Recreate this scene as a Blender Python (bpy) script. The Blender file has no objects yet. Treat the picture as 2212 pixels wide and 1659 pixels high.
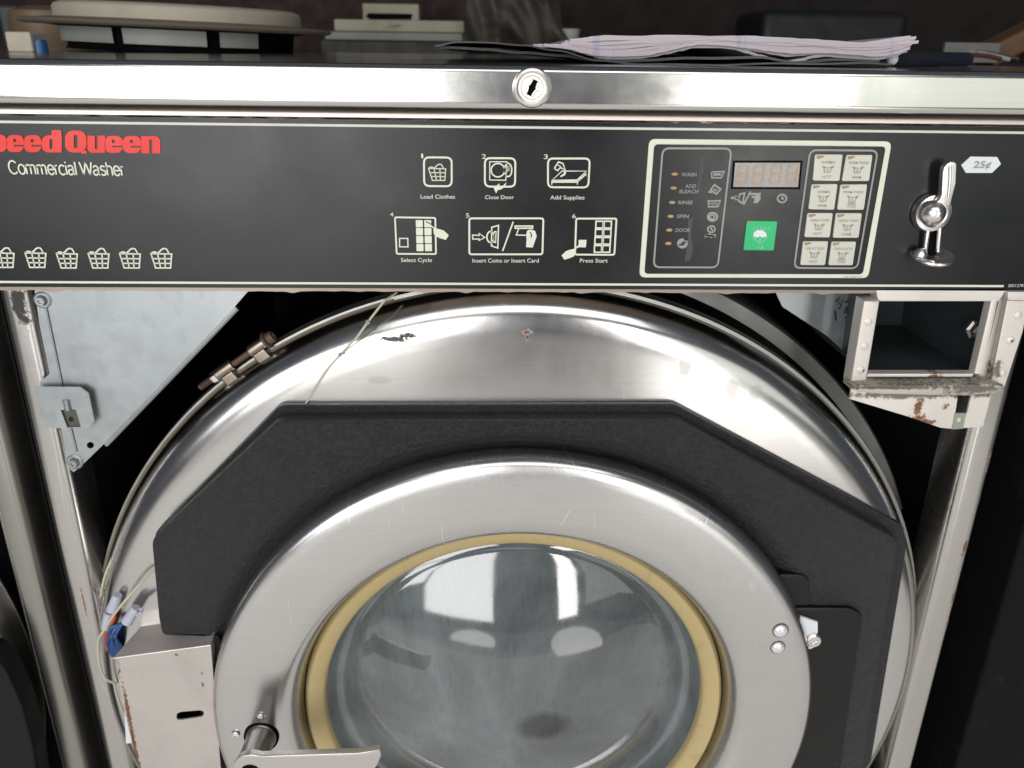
import bpy, bmesh, math, random
from mathutils import Vector, Matrix
from mathutils.geometry import tessellate_polygon
random.seed(7)
S = bpy.context.scene
C = S.collection

# ------------------------------------------------------------------ camera
F_, VX, VV, BB = 1789.0, -62.0, 4400.0, 0.0347      # focal length in px of a 2212 px wide frame, vanishing data
dn = Vector((VX, VV, F_)).normalized()
ax_x = Vector((1, -(VX + F_ * BB) / VV, BB)).normalized()
ax_y = ax_x.cross(dn)
ax_z = -dn
CAM = Vector((0.0, -0.5, 1.105))
def P(u, v, Y):
    """point of the depth plane Y seen at (u, v) of a 2212 x 1659 frame"""
    r = Vector((u - 1106, v - 829.5, F_))
    w = Vector((r.dot(ax_x), r.dot(ax_y), r.dot(ax_z)))
    return CAM + w * ((Y - CAM.y) / w.y)
cd = bpy.data.cameras.new('camera'); cam = bpy.data.objects.new('camera', cd); C.objects.link(cam)
R = Matrix(((ax_x[0], -ax_x[1], -ax_x[2]), (ax_y[0], -ax_y[1], -ax_y[2]), (ax_z[0], -ax_z[1], -ax_z[2])))
cam.matrix_world = Matrix.Translation(CAM) @ R.to_4x4()
cd.sensor_width = 36; cd.lens = F_ / 2212 * 36; cd.clip_start = 0.01; cd.clip_end = 200
cd.dof.use_dof = True; cd.dof.focus_distance = 0.52; cd.dof.aperture_fstop = 10
S.camera = cam

# ------------------------------------------------------------------ light
W = bpy.data.worlds.new('World'); S.world = W; W.use_nodes = True
W.node_tree.nodes['Background'].inputs[0].default_value = (0.75, 0.85, 1.0, 1)
W.node_tree.nodes['Background'].inputs[1].default_value = 0.10
def area(name, loc, target, sx, sy, power, col=(1, 1, 1), spread=180):
    l = bpy.data.lights.new(name, 'AREA'); l.shape = 'RECTANGLE'; l.size = sx; l.size_y = sy; l.energy = power; l.color = col
    l.spread = math.radians(spread)
    o = bpy.data.objects.new(name, l); C.objects.link(o); o.location = loc
    o.rotation_euler = (Vector(target) - Vector(loc)).to_track_quat('-Z', 'Y').to_euler()
    return o
area('daylight_far_left', (-2.10, -2.6, 1.55), (-2.10, 0, 1.5), 1.05, 1.1, 25, (1.0, 1.0, 1.0))
area('daylight_left', (-0.86, -2.6, 1.25), (-0.86, 0, 1.2), 1.25, 1.6, 44, (1.0, 1.0, 1.0))
area('daylight_right', (1.0, -2.6, 1.25), (1.0, 0, 1.2), 0.36, 1.6, 19, (1.0, 0.98, 0.95))
area('daylight_far_right', (2.1, -2.6, 1.35), (2.1, 0, 1.3), 1.5, 1.5, 7.5, (0.94, 1.0, 0.90))
area('daylight_overhead', (0.1, -1.7, 2.7), (0, 0, 0.7), 2.4, 0.9, 20, (1.0, 0.98, 0.96))
area('ground_bounce', (0.0, -1.0, 0.04), (0, -1.0, 1.3), 3.8, 1.9, 11.5, (1.0, 0.975, 0.945))
area('ground_bounce_far', (0.0, -3.0, 0.03), (0, -3.0, 1.3), 4.4, 2.1, 7, (1.0, 0.985, 0.965))
area('sunlit_ground_left', (-0.62, -2.75, 0.05), (-0.62, -2.2, 1.2), 0.80, 0.7, 3.6, (1.0, 0.98, 0.95)).data.shape = 'ELLIPSE'
area('sunlit_ground_right', (0.95, -2.1, 0.10), (0.9, -1.7, 1.2), 0.75, 1.0, 4.2, (1.0, 0.98, 0.96)).data.shape = 'ELLIPSE'

S.view_settings.view_transform = 'Standard'; S.view_settings.look = 'None'
S.view_settings.exposure = 0.0; S.view_settings.gamma = 1
S.view_settings.use_curve_mapping = False
S.render.engine = 'CYCLES'
S.cycles.max_bounces = 10; S.cycles.transparent_max_bounces = 12; S.cycles.transmission_bounces = 8

# ------------------------------------------------------------------ materials
class N:
    """small node helper"""
    def __init__(s, name):
        s.m = bpy.data.materials.new(name); s.m.use_nodes = True
        s.t = s.m.node_tree; s.b = s.t.nodes['Principled BSDF']
        s.tc = s.t.nodes.new('ShaderNodeTexCoord').outputs['Object']
    def link(s, a, b): s.t.links.new(a, b)
    def val(s, sock, x):
        if isinstance(x, (int, float)): sock.default_value = x
        elif isinstance(x, tuple):
            sock.default_value = x if len(x) == len(sock.default_value) else tuple(x) + (1,)
        else: s.link(x, sock)
    def map(s, scale=(1, 1, 1), loc=(0, 0, 0), rot=(0, 0, 0), src=None):
        n = s.t.nodes.new('ShaderNodeMapping'); n.inputs['Scale'].default_value = scale
        n.inputs['Location'].default_value = loc; n.inputs['Rotation'].default_value = rot
        s.link(src or s.tc, n.inputs[0]); return n.outputs[0]
    def noise(s, scale, detail=4, rough=.55, vec=None, dist=0):
        n = s.t.nodes.new('ShaderNodeTexNoise'); n.inputs['Scale'].default_value = scale
        n.inputs['Detail'].default_value = detail; n.inputs['Roughness'].default_value = rough; n.inputs['Distortion'].default_value = dist
        s.link(vec or s.tc, n.inputs['Vector']); return n.outputs['Fac']
    def voro(s, scale, vec=None, feature='DISTANCE_TO_EDGE'):
        n = s.t.nodes.new('ShaderNodeTexVoronoi'); n.feature = feature; n.inputs['Scale'].default_value = scale
        s.link(vec or s.tc, n.inputs['Vector']); return n.outputs['Distance']
    def ramp(s, f, a, b, va=0., vb=1.):
        n = s.t.nodes.new('ShaderNodeMapRange'); n.inputs[1].default_value = a; n.inputs[2].default_value = b
        n.inputs[3].default_value = va; n.inputs[4].default_value = vb; s.link(f, n.inputs[0]); return n.outputs[0]
    def mix(s, f, a, b):
        n = s.t.nodes.new('ShaderNodeMix'); n.data_type = 'RGBA'
        s.val(n.inputs[0], f); s.val(n.inputs[6], a); s.val(n.inputs[7], b); return n.outputs[2]
    def math(s, op, a, b=0., clamp=False):
        n = s.t.nodes.new('ShaderNodeMath'); n.operation = op; n.use_clamp = clamp
        s.val(n.inputs[0], a); s.val(n.inputs[1], b); return n.outputs[0]
    def bump(s, h, strength, dist=.001):
        n = s.t.nodes.new('ShaderNodeBump'); n.inputs['Strength'].default_value = strength; n.inputs['Distance'].default_value = dist
        s.link(h, n.inputs['Height']); s.link(n.outputs[0], s.b.inputs['Normal'])
    def blob(s, c, rx, rz, nscale=None, amp=1.5, sharp=.5, ry=1.0):
        """mask of a stain with its own ragged shape, fixed to the surface"""
        nscale = nscale or min(700, .9 / min(rx, rz))
        v = s.map(scale=(1 / rx, 1 / ry, 1 / rz), loc=(-c[0] / rx, -c[1] / ry, -c[2] / rz))
        n = s.t.nodes.new('ShaderNodeVectorMath'); n.operation = 'LENGTH'; s.link(v, n.inputs[0])
        d = s.math('ADD', n.outputs['Value'], s.math('MULTIPLY', s.math('SUBTRACT', s.noise(nscale, 6, .75), .5), amp * 2.2))
        return s.ramp(d, 1.0, 1.0 - sharp)
    def set(s, col=None, rough=None, metal=None, **k):
        if col is not None: s.val(s.b.inputs['Base Color'], col)
        if rough is not None: s.val(s.b.inputs['Roughness'], rough)
        if metal is not None: s.val(s.b.inputs['Metallic'], metal)
        for q, x in k.items(): s.val(s.b.inputs[q.replace('_', ' ')], x)
        return s.m

def plain(name, col, rough=.5, metal=0., var=.15, scale=40, **k):
    n = N(name); f = n.noise(scale, 5)
    c2 = tuple(x * (1 - var * 2) for x in col)
    n.set(n.mix(f, col, c2), n.ramp(f, .3, .7, rough * .85, min(1, rough * 1.15)), metal, **k)
    return n.m

def steel(name, col=(.60, .585, .57), rough=.26, brush='x', stain=.25, scratch=.35, rust=(), dirt=(), drops=(), bs=.06, spec_var=.10):
    n = N(name)
    sc = {'x': (6, 260, 900), 'z': (900, 260, 6), 'n': (500, 500, 500)}[brush]
    br = n.noise(1.0, 3, .6, n.map(scale=sc))
    big = n.noise(7, 6, .62, None, .6)
    fine = n.noise(45, 6, .7)
    c = n.mix(n.math('MULTIPLY', n.ramp(big, .40, .75), stain * .6), col, tuple(x * .70 for x in col))
    c = n.mix(n.math('MULTIPLY', n.ramp(br, .35, .7), .16), c, tuple(x * .7 for x in col))
    r = n.math('ADD', n.ramp(big, .3, .75, rough - spec_var * .35, rough + spec_var * .6), n.ramp(fine, .4, .75, -.01, .025))
    # scratches: thin broken lines at several angles
    sm = None
    for k, (ang, ss) in enumerate(((.5, 9), (-.8, 7), (1.9, 12))):
        v = n.map(scale=(ss, 1, ss * .08), rot=(0, ang, 0))
        e = n.ramp(n.voro(3.0, v), .0, .0035, 1, 0)
        e = n.math('MULTIPLY', e, n.ramp(n.noise(14 + 6 * k, 3), .58, .70))
        sm = e if sm is None else n.math('MAXIMUM', sm, e)
    sm = n.math('MULTIPLY', sm, scratch)
    c = n.mix(sm, c, (.85, .84, .82)); r = n.math('ADD', r, n.math('MULTIPLY', sm, .25), True)
    met = 1.0
    for (pt, rx, rz) in dirt:
        k = n.blob(pt, rx, rz); c = n.mix(n.math('MULTIPLY', k, .9), c, (.03, .027, .025)); r = n.math('ADD', r, n.math('MULTIPLY', k, .4), True)
    for (pt, rx, rz) in drops:
        k = n.blob(pt, rx * .6, rz * .6, 90, .7, .4); c = n.mix(n.math('MULTIPLY', k, .35), c, (.30, .28, .25)); r = n.math('ADD', r, n.math('MULTIPLY', k, .03), True)
    if rust:
        rm = None
        for (pt, rx, rz) in rust:
            k = n.blob(pt, rx * .8, rz * .8); rm = k if rm is None else n.math('MAXIMUM', rm, k)
        c = n.mix(rm, c, n.mix(n.noise(400, 5, .7), (.24, .10, .04), (.04, .02, .015)))
        met = n.ramp(rm, 0, 1, 1, 0); r = n.math('ADD', r, n.math('MULTIPLY', rm, .5), True)
    n.bump(br, bs * .5, .0003)
    return n.set(c, r, met)

def paint(name, col, rough=.4, rust=(), dirt=(), speck=.3, metal=.0):
    n = N(name)
    a = n.noise(14, 6, .65, None, .5); b = n.noise(160, 4, .7)
    c = n.mix(n.math('MULTIPLY', n.ramp(a, .45, .75), .45), col, tuple(x * .6 for x in col))
    c = n.mix(n.math('MULTIPLY', n.ramp(b, .64, .74), speck), c, (.16, .10, .06))
    for (pt, rx, rz) in dirt: c = n.mix(n.math('MULTIPLY', n.blob(pt, rx, rz), .85), c, (.07, .06, .05))
    for (pt, rx, rz) in rust: c = n.mix(n.blob(pt, rx * .85, rz * .85), c, n.mix(n.noise(350, 3), (.30, .13, .06), (.05, .025, .02)))
    n.bump(b, .15, .0005)
    return n.set(c, n.ramp(a, .3, .7, rough - .08, rough + .12), metal)

# ------------------------------------------------------------------ mesh builder
class MB:
    def __init__(s): s.v = []; s.f = []; s.mi = []
    def add(s, vs, fs, mi=0):
        o = len(s.v); s.v += [Vector(p) for p in vs]
        for f in fs: s.f.append([o + i for i in f]); s.mi.append(mi)
        return s
    def box(s, lo, hi, b=.0, mi=0):
        (x0, y0, z0), (x1, y1, z1) = lo, hi
        bm = bmesh.new(); bmesh.ops.create_cube(bm, size=1)
        for v in bm.verts: v.co = Vector((x0 + (v.co.x + .5) * (x1 - x0), y0 + (v.co.y + .5) * (y1 - y0), z0 + (v.co.z + .5) * (z1 - z0)))
        if b > 0: bmesh.ops.bevel(bm, geom=bm.edges[:], offset=b, segments=3, affect='EDGES', profile=.5)
        bm.verts.index_update()
        s.add([v.co.copy() for v in bm.verts], [[v.index for v in f.verts] for f in bm.faces], mi); bm.free(); return s
    def obox(s, c, half, rot, b=0., mi=0):
        o = len(s.v); s.box(tuple(-h for h in half), half, b, mi)
        M = Matrix.Translation(c) @ rot.to_4x4()
        for i in range(o, len(s.v)): s.v[i] = M @ s.v[i]
        return s
    def plate(s, outer, y0, y1, holes=(), b=0., mi=0, shift=None):
        """flat plate: outlines are lists of world (x, z); front at y0, back at y1; b = rounded front edge"""
        def off(p, d):
            n = len(p); A = sum(p[i][0] * p[(i + 1) % n][1] - p[(i + 1) % n][0] * p[i][1] for i in range(n)); sg = 1 if A > 0 else -1
            out = []
            for i in range(n):
                a, q, c = Vector(p[i - 1]), Vector(p[i]), Vector(p[(i + 1) % n])
                e1 = (q - a).normalized(); e2 = (c - q).normalized()
                n1 = Vector((-e1.y, e1.x)) * sg; n2 = Vector((-e2.y, e2.x)) * sg
                m = n1 + n2; k = m.dot(n1)
                out.append(tuple(q + m * (d / max(k, .35))))
            return out
        loops = [outer] + list(holes)
        rings = []
        for li, L in enumerate(loops):
            L = [tuple(p) for p in L]
            rs = []
            if b > 0 and li == 0:
                for t in (0, .5, 1.):
                    a = t * math.pi / 2
                    rs.append([(x, y0 + b * (1 - math.sin(a)) , z) for (x, z) in off(L, b * (1 - math.cos(a)))])
                rs = rs[::-1]
            else: rs.append([(x, y0, z) for (x, z) in L])
            rs.append([(x, y1, z) for (x, z) in L])
            rings.append(rs)
        fr = [[Vector((p[0], p[2], 0)) for p in rs[0]] for rs in rings]
        tris = tessellate_polygon(fr)
        flatf = [p for rs in rings for p in rs[0]]; flatb = [p for rs in rings for p in rs[-1]]
        s.add(flatf, [list(t) for t in tris], mi); s.add(flatb, [list(t)[::-1] for t in tris], mi)
        for rs in rings:
            n = len(rs[0])
            for a, c in zip(rs[:-1], rs[1:]):
                s.add(list(a) + list(c), [[i, (i + 1) % n, n + (i + 1) % n, n + i] for i in range(n)], mi)
        return s
    def lathe(s, c, prof, seg=160, a0=0, a1=2 * math.pi, mi=0, axis=None):
        """profile (r, y) turned round the axis through c parallel to Y, or along `axis`"""
        full = abs(a1 - a0 - 2 * math.pi) < 1e-6; n = seg if full else seg + 1
        Q = Matrix.Identity(3) if axis is None else Vector((0, 1, 0)).rotation_difference(Vector(axis)).to_matrix()
        vs = []
        for (r, y) in prof:
            for k in range(n):
                a = a0 + (a1 - a0) * k / seg
                vs.append(Vector(c) + Q @ Vector((r * math.cos(a), y, r * math.sin(a))))
        fs = []
        for i in range(len(prof) - 1):
            for k in range(seg):
                k2 = (k + 1) % n if full else k + 1
                fs.append([i * n + k, i * n + k2, (i + 1) * n + k2, (i + 1) * n + k])
        return s.add(vs, fs, mi)
    def tube(s, pts, r, seg=10, mi=0, cap=True):
        pts = [Vector(p) for p in pts]; n = len(pts); rr = r if isinstance(r, (list, tuple)) else [r] * n
        up = Vector((0, 0, 1)); vs = []
        prev = None
        for i, p in enumerate(pts):
            t = (pts[min(i + 1, n - 1)] - pts[max(i - 1, 0)]).normalized()
            a = t.cross(up if abs(t.z) < .9 else Vector((1, 0, 0))) if prev is None else (prev - t * prev.dot(t))
            a.normalize(); prev = a; b = t.cross(a)
            for k in range(seg):
                q = 2 * math.pi * k / seg; vs.append(p + (a * math.cos(q) + b * math.sin(q)) * rr[i])
        fs = [[i * seg + k, i * seg + (k + 1) % seg, (i + 1) * seg + (k + 1) % seg, (i + 1) * seg + k] for i in range(n - 1) for k in range(seg)]
        if cap: fs += [list(range(seg))[::-1], [(n - 1) * seg + k for k in range(seg)]]
        return s.add(vs, fs, mi)
    def dome(s, c, r, h, axis=(0, -1, 0), seg=20, mi=0, rim=.0):
        prof = [(r, 0), (r, rim)] if rim else [(r, 0)]
        prof += [(r * math.cos(a), rim + h * math.sin(a)) for a in [k * math.pi / 2 / 6 for k in range(1, 7)]]
        prof[-1] = (1e-5, rim + h)
        return s.lathe(c, prof, seg, mi=mi, axis=axis)
    def ribbon(s, pts, w, y, closed=False, mi=0):
        """printed line: pts world (x, z), width w, on plane y"""
        p = [Vector(q) for q in pts]; n = len(p)
        L, Rr = [], []
        for i in range(n):
            a = p[i - 1] if (i > 0 or closed) else p[i]; c = p[(i + 1) % n] if (i < n - 1 or closed) else p[i]
            e1 = (p[i] - a).normalized() if (p[i] - a).length > 1e-9 else (c - p[i]).normalized()
            e2 = (c - p[i]).normalized() if (c - p[i]).length > 1e-9 else e1
            n1 = Vector((-e1.y, e1.x)); n2 = Vector((-e2.y, e2.x)); m = n1 + n2
            k = max(m.dot(n1), .6); d = m * (w / 2 / k)
            L.append(p[i] + d); Rr.append(p[i] - d)
        vs = [(q.x, y, q.y) for q in L] + [(q.x, y, q.y) for q in Rr]
        m = n if closed else n - 1
        return s.add(vs, [[i, (i + 1) % n, n + (i + 1) % n, n + i] for i in range(m)], mi)
    def fill(s, pts, y, mi=0):
        tr = tessellate_polygon([[Vector((a, b, 0)) for a, b in pts]])
        return s.add([(a, y, b) for a, b in pts], [list(t) for t in tr], mi)
    def build(s, name, mats, parent=None, angle=35, smooth=True, face=0):
        me = bpy.data.meshes.new(name); me.from_pydata([tuple(v) for v in s.v], [], s.f)
        for m in (mats if isinstance(mats, (list, tuple)) else [mats]): me.materials.append(m)
        me.polygons.foreach_set('material_index', s.mi)
        bm = bmesh.new(); bm.from_mesh(me)
        bmesh.ops.remove_doubles(bm, verts=bm.verts[:], dist=1e-6)
        bmesh.ops.recalc_face_normals(bm, faces=bm.faces[:])
        if face and sum(f.normal.y * f.calc_area() for f in bm.faces) * face < 0: bmesh.ops.reverse_faces(bm, faces=bm.faces[:])
        for f in bm.faces: f.smooth = smooth
        for e in bm.edges:
            if len(e.link_faces) == 2 and e.calc_face_angle(0) > math.radians(angle): e.smooth = False
        bm.to_mesh(me); bm.free()
        o = bpy.data.objects.new(name, me); C.objects.link(o)
        if smooth:
            w = o.modifiers.new('normals', 'WEIGHTED_NORMAL'); w.keep_sharp = True; w.weight = 90
        if parent is not None:
            o.parent = parent; o.matrix_parent_inverse = Matrix.Translation(-root_loc(parent))
        return o
def root_loc(o):
    while o.parent is not None: o = o.parent
    return o.location if o.type == 'EMPTY' else Vector((0, 0, 0))
def thing(name, label, cat, loc, group=None):
    o = bpy.data.objects.new(name, None); C.objects.link(o); o.location = loc; o.empty_display_size = .05
    o['label'] = label; o['category'] = cat
    if group: o['group'] = group
    return o
def part(name, mb, mats, parent, **k):
    o = mb.build(name, mats, parent, **k)
    # children of a mesh part inherit the part's identity frame
    if parent is not None and parent.type != 'EMPTY': o.matrix_parent_inverse = Matrix.Identity(4)
    return o
def tag(o, label, cat, group=None):
    o['label'] = label; o['category'] = cat
    if group: o['group'] = group
    return o
def struct(o): o['kind'] = 'structure'; return o
def lab(o, s): o['label'] = s; return o

def XZ(u, v, Y=0.): p = P(u, v, Y); return (p.x, p.z)
def xz(pts, Y=0.): return [XZ(u, v, Y) for u, v in pts]
def zoomer(ox, oy, k):
    return lambda pts: [(ox + k * a, oy + k * b) for a, b in pts]
zA = zoomer(0, 230.4, .33855)       # badge area
zB = zoomer(806.5, 288, .26042)     # pictograms
zC = zoomer(1371, 288, .25)         # keypad
zD = zoomer(1866.4, 288, .21534)    # coin slot
zL = zoomer(0, 610.6, .28645)       # left gusset
zR = zoomer(1636, 622.1, .27082)    # coin box
zLL = zoomer(0, 1094.5, .3403)      # lower left
zRL = zoomer(1463.1, 1140.6, .33855)  # lower right

_cap = {}
def text_geo(t, bold=0., spacing=1.):
    c = bpy.data.curves.new('lettering', 'FONT'); c.body = t; c.size = 1; c.offset = bold; c.space_character = spacing; c.resolution_u = 4
    o = bpy.data.objects.new('lettering', c); C.objects.link(o)
    me = bpy.data.meshes.new_from_object(o.evaluated_get(bpy.context.evaluated_depsgraph_get()))
    vs = [v.co.copy() for v in me.vertices]; fs = [list(p.vertices) for p in me.polygons]
    bpy.data.objects.remove(o); bpy.data.curves.remove(c); bpy.data.meshes.remove(me)
    return vs, fs
def letters(mb, t, bl, br, cap_top, y, bold=0., mi=0, spacing=1., face=0., shear=0., heavy=0):
    """write t so that its baseline runs bl -> br and its capitals reach cap_top (all (u, v)); y = sheet plane"""
    if bold not in _cap: _cap[bold] = max(v.y for v in text_geo('H', bold)[0])
    vs, fs = text_geo(t, bold, spacing)
    x0 = min(v.x for v in vs); x1 = max(v.x for v in vs)
    a, b, tp = (Vector(XZ(*q, face)) for q in (bl, br, cap_top))
    ex = (b - a); hz = (tp - a).y / _cap[bold]
    for k in range(heavy + 1):
        d = (k / heavy - .5) if heavy else 0
        out = []
        for v in vs:
            q = a + ex * ((v.x - x0) / (x1 - x0)); out.append((q.x + shear * v.y * hz + d * .17 * hz, y - .00004 * k, q.y + v.y * hz))
        mb.add(out, fs, mi)
    return mb
def rrect(c, r, n=5):
    """rounded corners for a quad given as world (x, z) points"""
    out = []
    for i in range(4):
        p = Vector(c[i]); a = (Vector(c[i - 1]) - p).normalized(); b = (Vector(c[(i + 1) % 4]) - p).normalized()
        for k in range(n + 1):
            t = k / n; out.append(tuple(p + a * r * (1 - t) ** 2 + b * r * t ** 2))
    return out
def circ(c, rx, rz=None, n=24, a0=0, a1=2 * math.pi, closed=True):
    rz = rz or rx; m = n if closed else n + 1
    return [(c[0] + rx * math.cos(a0 + (a1 - a0) * k / n), c[1] + rz * math.sin(a0 + (a1 - a0) * k / n)) for k in range(m)]
MM = .001

# ================================================================== SETTING
m_floor = paint('floor_concrete', (.23, .22, .20), .8, speck=.1)
struct(MB().box((-4, -6, -.05), (4, 2.2, 0)).build('floor', m_floor))
m_wall = paint('wall_brown', (.014, .009, .007), .85, speck=.05)
struct(MB().box((-3, 2.0, 0), (3, 2.1, 2.6)).build('wall', m_wall))

# ================================================================== WASHER
AX = Vector((P(1106, 830, 0).x * 0 + .0238, 0, CAM.z - .459))     # drum axis (x, z)
def ax(y): return Vector((AX.x, y, AX.z))
LT = P(1106, 141, -.012).z                                         # lid top height
XL, XR = -.372, .378                                               # sides of the cabinet
wash = thing('washing_machine', 'front loading coin washing machine of dented stainless steel with black control panel, front cover removed', 'washing machine', (.0, .3, 0), 'washing machines side by side')

# positions of wear marks
m_lid = steel('lid_steel', (.66, .645, .61), .17, 'x', .25, .5, bs=.04, dirt=[(P(1100, 133, 0), .02, .001)])
m_rail = steel('rail_steel', (.72, .64, .58), .48, 'x', .15, .1)
m_post = steel('post_steel', (.54, .52, .495), .27, 'z', .5, .5,
    rust=[(P(181, 1300, .006), .0010, .020), (P(2136, 1000, .006), .0025, .010), (P(2124, 1080, .006), .002, .006), (P(2085, 1180, .006), .003, .012), (P(2060, 1290, .006), .002, .012), (P(2048, 1350, .006), .002, .006)],
    dirt=[(P(40, 650, .006), .006, .022), (P(120, 900, .006), .006, .008)])
m_tub = steel('tub_steel', (.60, .585, .57), .19, 'x', .35, .3, bs=.02,
    rust=[(P(1139, 717, 0), .0045, .0022)],
    dirt=[(P(850, 735, -.002), .012, .0024), (P(880, 727, -.002), .007, .002), (P(1139, 729, 0), .0015, .0018)],
    drops=[(P(1480, 790, 0), .008, .014), (P(1580, 840, 0), .009, .014), (P(1632, 848, 0), .009, .010), (P(1347, 742, 0), .006, .006), (P(1405, 744, 0), .004, .008), (P(820, 820, 0), .018, .006), (P(1210, 795, 0), .008, .014), (P(1100, 750, 0), .03, .008)])
m_band = steel('band_steel', (.32, .31, .29), .48, 'n', .5, .1)
m_seal = plain('sealant', (.15, .125, .085), .6)
m_door = steel('door_steel', (.62, .61, .60), .25, 'x', .45, 1.0, bs=.03, spec_var=.10)
m_galv = N('galvanised')
_a = m_galv.noise(9, 5, .6); _b = m_galv.noise(90, 5, .7)
_c = m_galv.mix(m_galv.ramp(_a, .3, .75), (.35, .37, .375), (.25, .27, .28))
_c = m_galv.mix(m_galv.math('MULTIPLY', m_galv.ramp(_b, .45, .7), .3), _c, (.40, .435, .45))
for (u, v, rx, rz) in ((384, 672, .0025, .006), (350, 636, .003, .005), (388, 640, .003, .007), (313, 688, .003, .005), (333, 705, .002, .004), (396, 728, .002, .006), (436, 636, .002, .004), (243, 690, .0015, .0015)):
    _c = m_galv.mix(m_galv.math('MULTIPLY', m_galv.blob(P(u, v, .004), rx, rz, 200, .3), .5), _c, (.26, .29, .30))
m_galv.set(_c, m_galv.ramp(_b, .3, .7, .34, .48), .85); m_galv = m_galv.m
m_cream = paint('cream_steel', (.62, .58, .53), .42, speck=.35, metal=.35,
    rust=[(P(1974, 870, .0), .004, .010), (P(1972, 895, .0), .009, .004), (P(1990, 905, .0), .010, .0035), (P(2020, 812, 0), .006, .003), (P(2033, 870, 0), .003, .003), (P(2184, 735, 0), .0015, .0015), (P(1862, 798, 0), .0012, .0012)],
    dirt=[(P(2110, 838, 0), .03, .005), (P(1950, 846, 0), .05, .003), (P(2152, 800, 0), .004, .008)])
m_box = paint('cover_steel', (.50, .46, .43), .40, speck=.12, metal=.6,
    rust=[(P(292, 1620, -.028), .0022, .06), (P(276, 1530, -.028), .0018, .03), (P(252, 1442, -.028), .003, .010)],
    dirt=[(P(380, 1414, -.028), .0015, .0015), (P(436, 1455, -.028), .001, .002), (P(438, 1480, -.028), .001, .003)])
n = N('panel_black')
_a = n.noise(6, 5, .6, None, .4); _f = n.noise(1400, 2, .5)
n.bump(_f, .10, .0003)
_col = n.mix(n.math('MULTIPLY', n.ramp(n.noise(600, 2), .66, .74), .25), (.0065, .007, .008), (.08, .08, .08))
m_panel = n.set(_col, n.ramp(_a, .3, .7, .20, .40), 0., Specular_IOR_Level=.35)
m_gloss = plain('keypad_black', (.006, .006, .007), .26, 0, .2, Specular_IOR_Level=.35)
m_print = plain('cream_print', (.62, .63, .52), .5, 0, .08)
m_line = plain('stripe_print', (.60, .61, .53), .45, 0, .08)
m_grey = plain('grey_print', (.26, .27, .25), .5, 0, .1)
m_red = plain('red_print', (.64, .022, .010), .5, 0, .05)
m_dark = plain('dark_recess', (.002, .002, .002), .8, Specular_IOR_Level=.08)  # near-black, also painted in for the shade of gaps and slots
m_void = plain('dark_plastic', (.010, .011, .013), .6)
m_chrome = steel('chrome', (.80, .76, .74), .26, 'n', .3, .1, bs=.0)
m_brass = steel('zinc_brass', (.27, .235, .19), .34, 'n', .6, .0, bs=.15)
m_rusty = paint('rusty_steel', (.09, .055, .04), .6, speck=.5, metal=.4)
n = N('shroud_plastic')
_f = n.noise(330, 5, .75); _g = n.noise(8, 4, .6)
n.bump(_f, 1.0, .0035)
m_shroud = n.set(n.mix(_g, n.mix(n.math('MULTIPLY', n.ramp(n.noise(120, 5, .8), .66, .76), .35), n.mix(n.ramp(n.noise(430, 2, .6), .42, .62), (.008, .0085, .010), (.034, .035, .038)), (.06, .058, .055)), (.018, .018, .020)), n.ramp(_g, .3, .7, .36, .46), 0., Specular_IOR_Level=.6)
n = N('gasket_yellow'); _a = n.noise(26, 6, .7, None, .5)
m_yel = n.set(n.mix(n.ramp(_a, .56, .80), n.mix(n.noise(7, 3), (.42, .325, .155), (.35, .27, .125)), (.22, .16, .08)), .48)
m_white = plain('white_plastic', (.62, .64, .66), .4, 0, .06)

# ---- cabinet body (sides, far behind the front)
cab = MB()
cab.box((XL, .045, .02), (XL + .0015, .72, LT - .035)); cab.box((XR - .0015, .045, .02), (XR, .72, LT - .035))
cab.box((XL, .72, .02), (XR, .722, LT - .035)); cab.box((XL, .006, .012), (XR, .72, .02))
part('cabinet', cab, m_void, wash)

# ---- lid with the rounded steel front lip
zt, zb = LT, P(1106, 236, -.012).z
prof = [(-.012 + .004, zb + .001), (-.0105, zb), (-.0122, zb + .0015), (-.0125, zb + .004), (-.0125, zt - .004), (-.0118, zt - .0018), (-.0095, zt - .0004), (-.006, zt), (.70, zt), (.70, zt - .03), (-.008, zt - .03)]
l = MB(); n_ = len(prof)
xs = [-.42, -.2, 0, .2, .43]
vs = [(x, y, z) for x in xs for (y, z) in prof]
l.add(vs, [[i * n_ + k, i * n_ + (k + 1) % n_, (i + 1) * n_ + (k + 1) % n_, (i + 1) * n_ + k] for i in range(len(xs) - 1) for k in range(n_ - 1)])
lid = part('lid', l, m_lid, wash, angle=50)
lc = P(1149, 189, -.0125)
k = MB()
k.lathe(lc, [(.0108, .002), (.0108, -.0012), (.0100, -.0028), (.0088, -.0034), (.0078, -.0028), (.0074, -.0016), (.0066, -.0016), (.0062, -.0024), (.0058, -.0028), (.0001, -.0028)], 48)
lock = part('lock', k, steel('lock_steel', (.80, .77, .72), .40, 'n', .2, .1), lid)
kk = MB()
kr = Matrix.Rotation(math.radians(-28), 2)
kw = [(-.0013, -.0044), (.0013, -.0044), (.0016, -.001), (.0022, 0), (.0016, .001), (.0013, .0044), (-.0013, .0044), (-.0016, .001), (-.0022, 0), (-.0016, -.001)]
kr = Matrix.Rotation(math.radians(-25), 2)
kk.plate([tuple(Vector((lc.x, lc.z)) + kr @ Vector(q)) for q in kw], -.01565, -.0150)
kk.ribbon([tuple(Vector((lc.x, lc.z)) + kr @ Vector((q[0] * 1.8, q[1] * .95))) for q in kw], .0004, -.0155, True, 1)
part('keyway', kk, [m_dark, m_chrome], lid)

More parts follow.
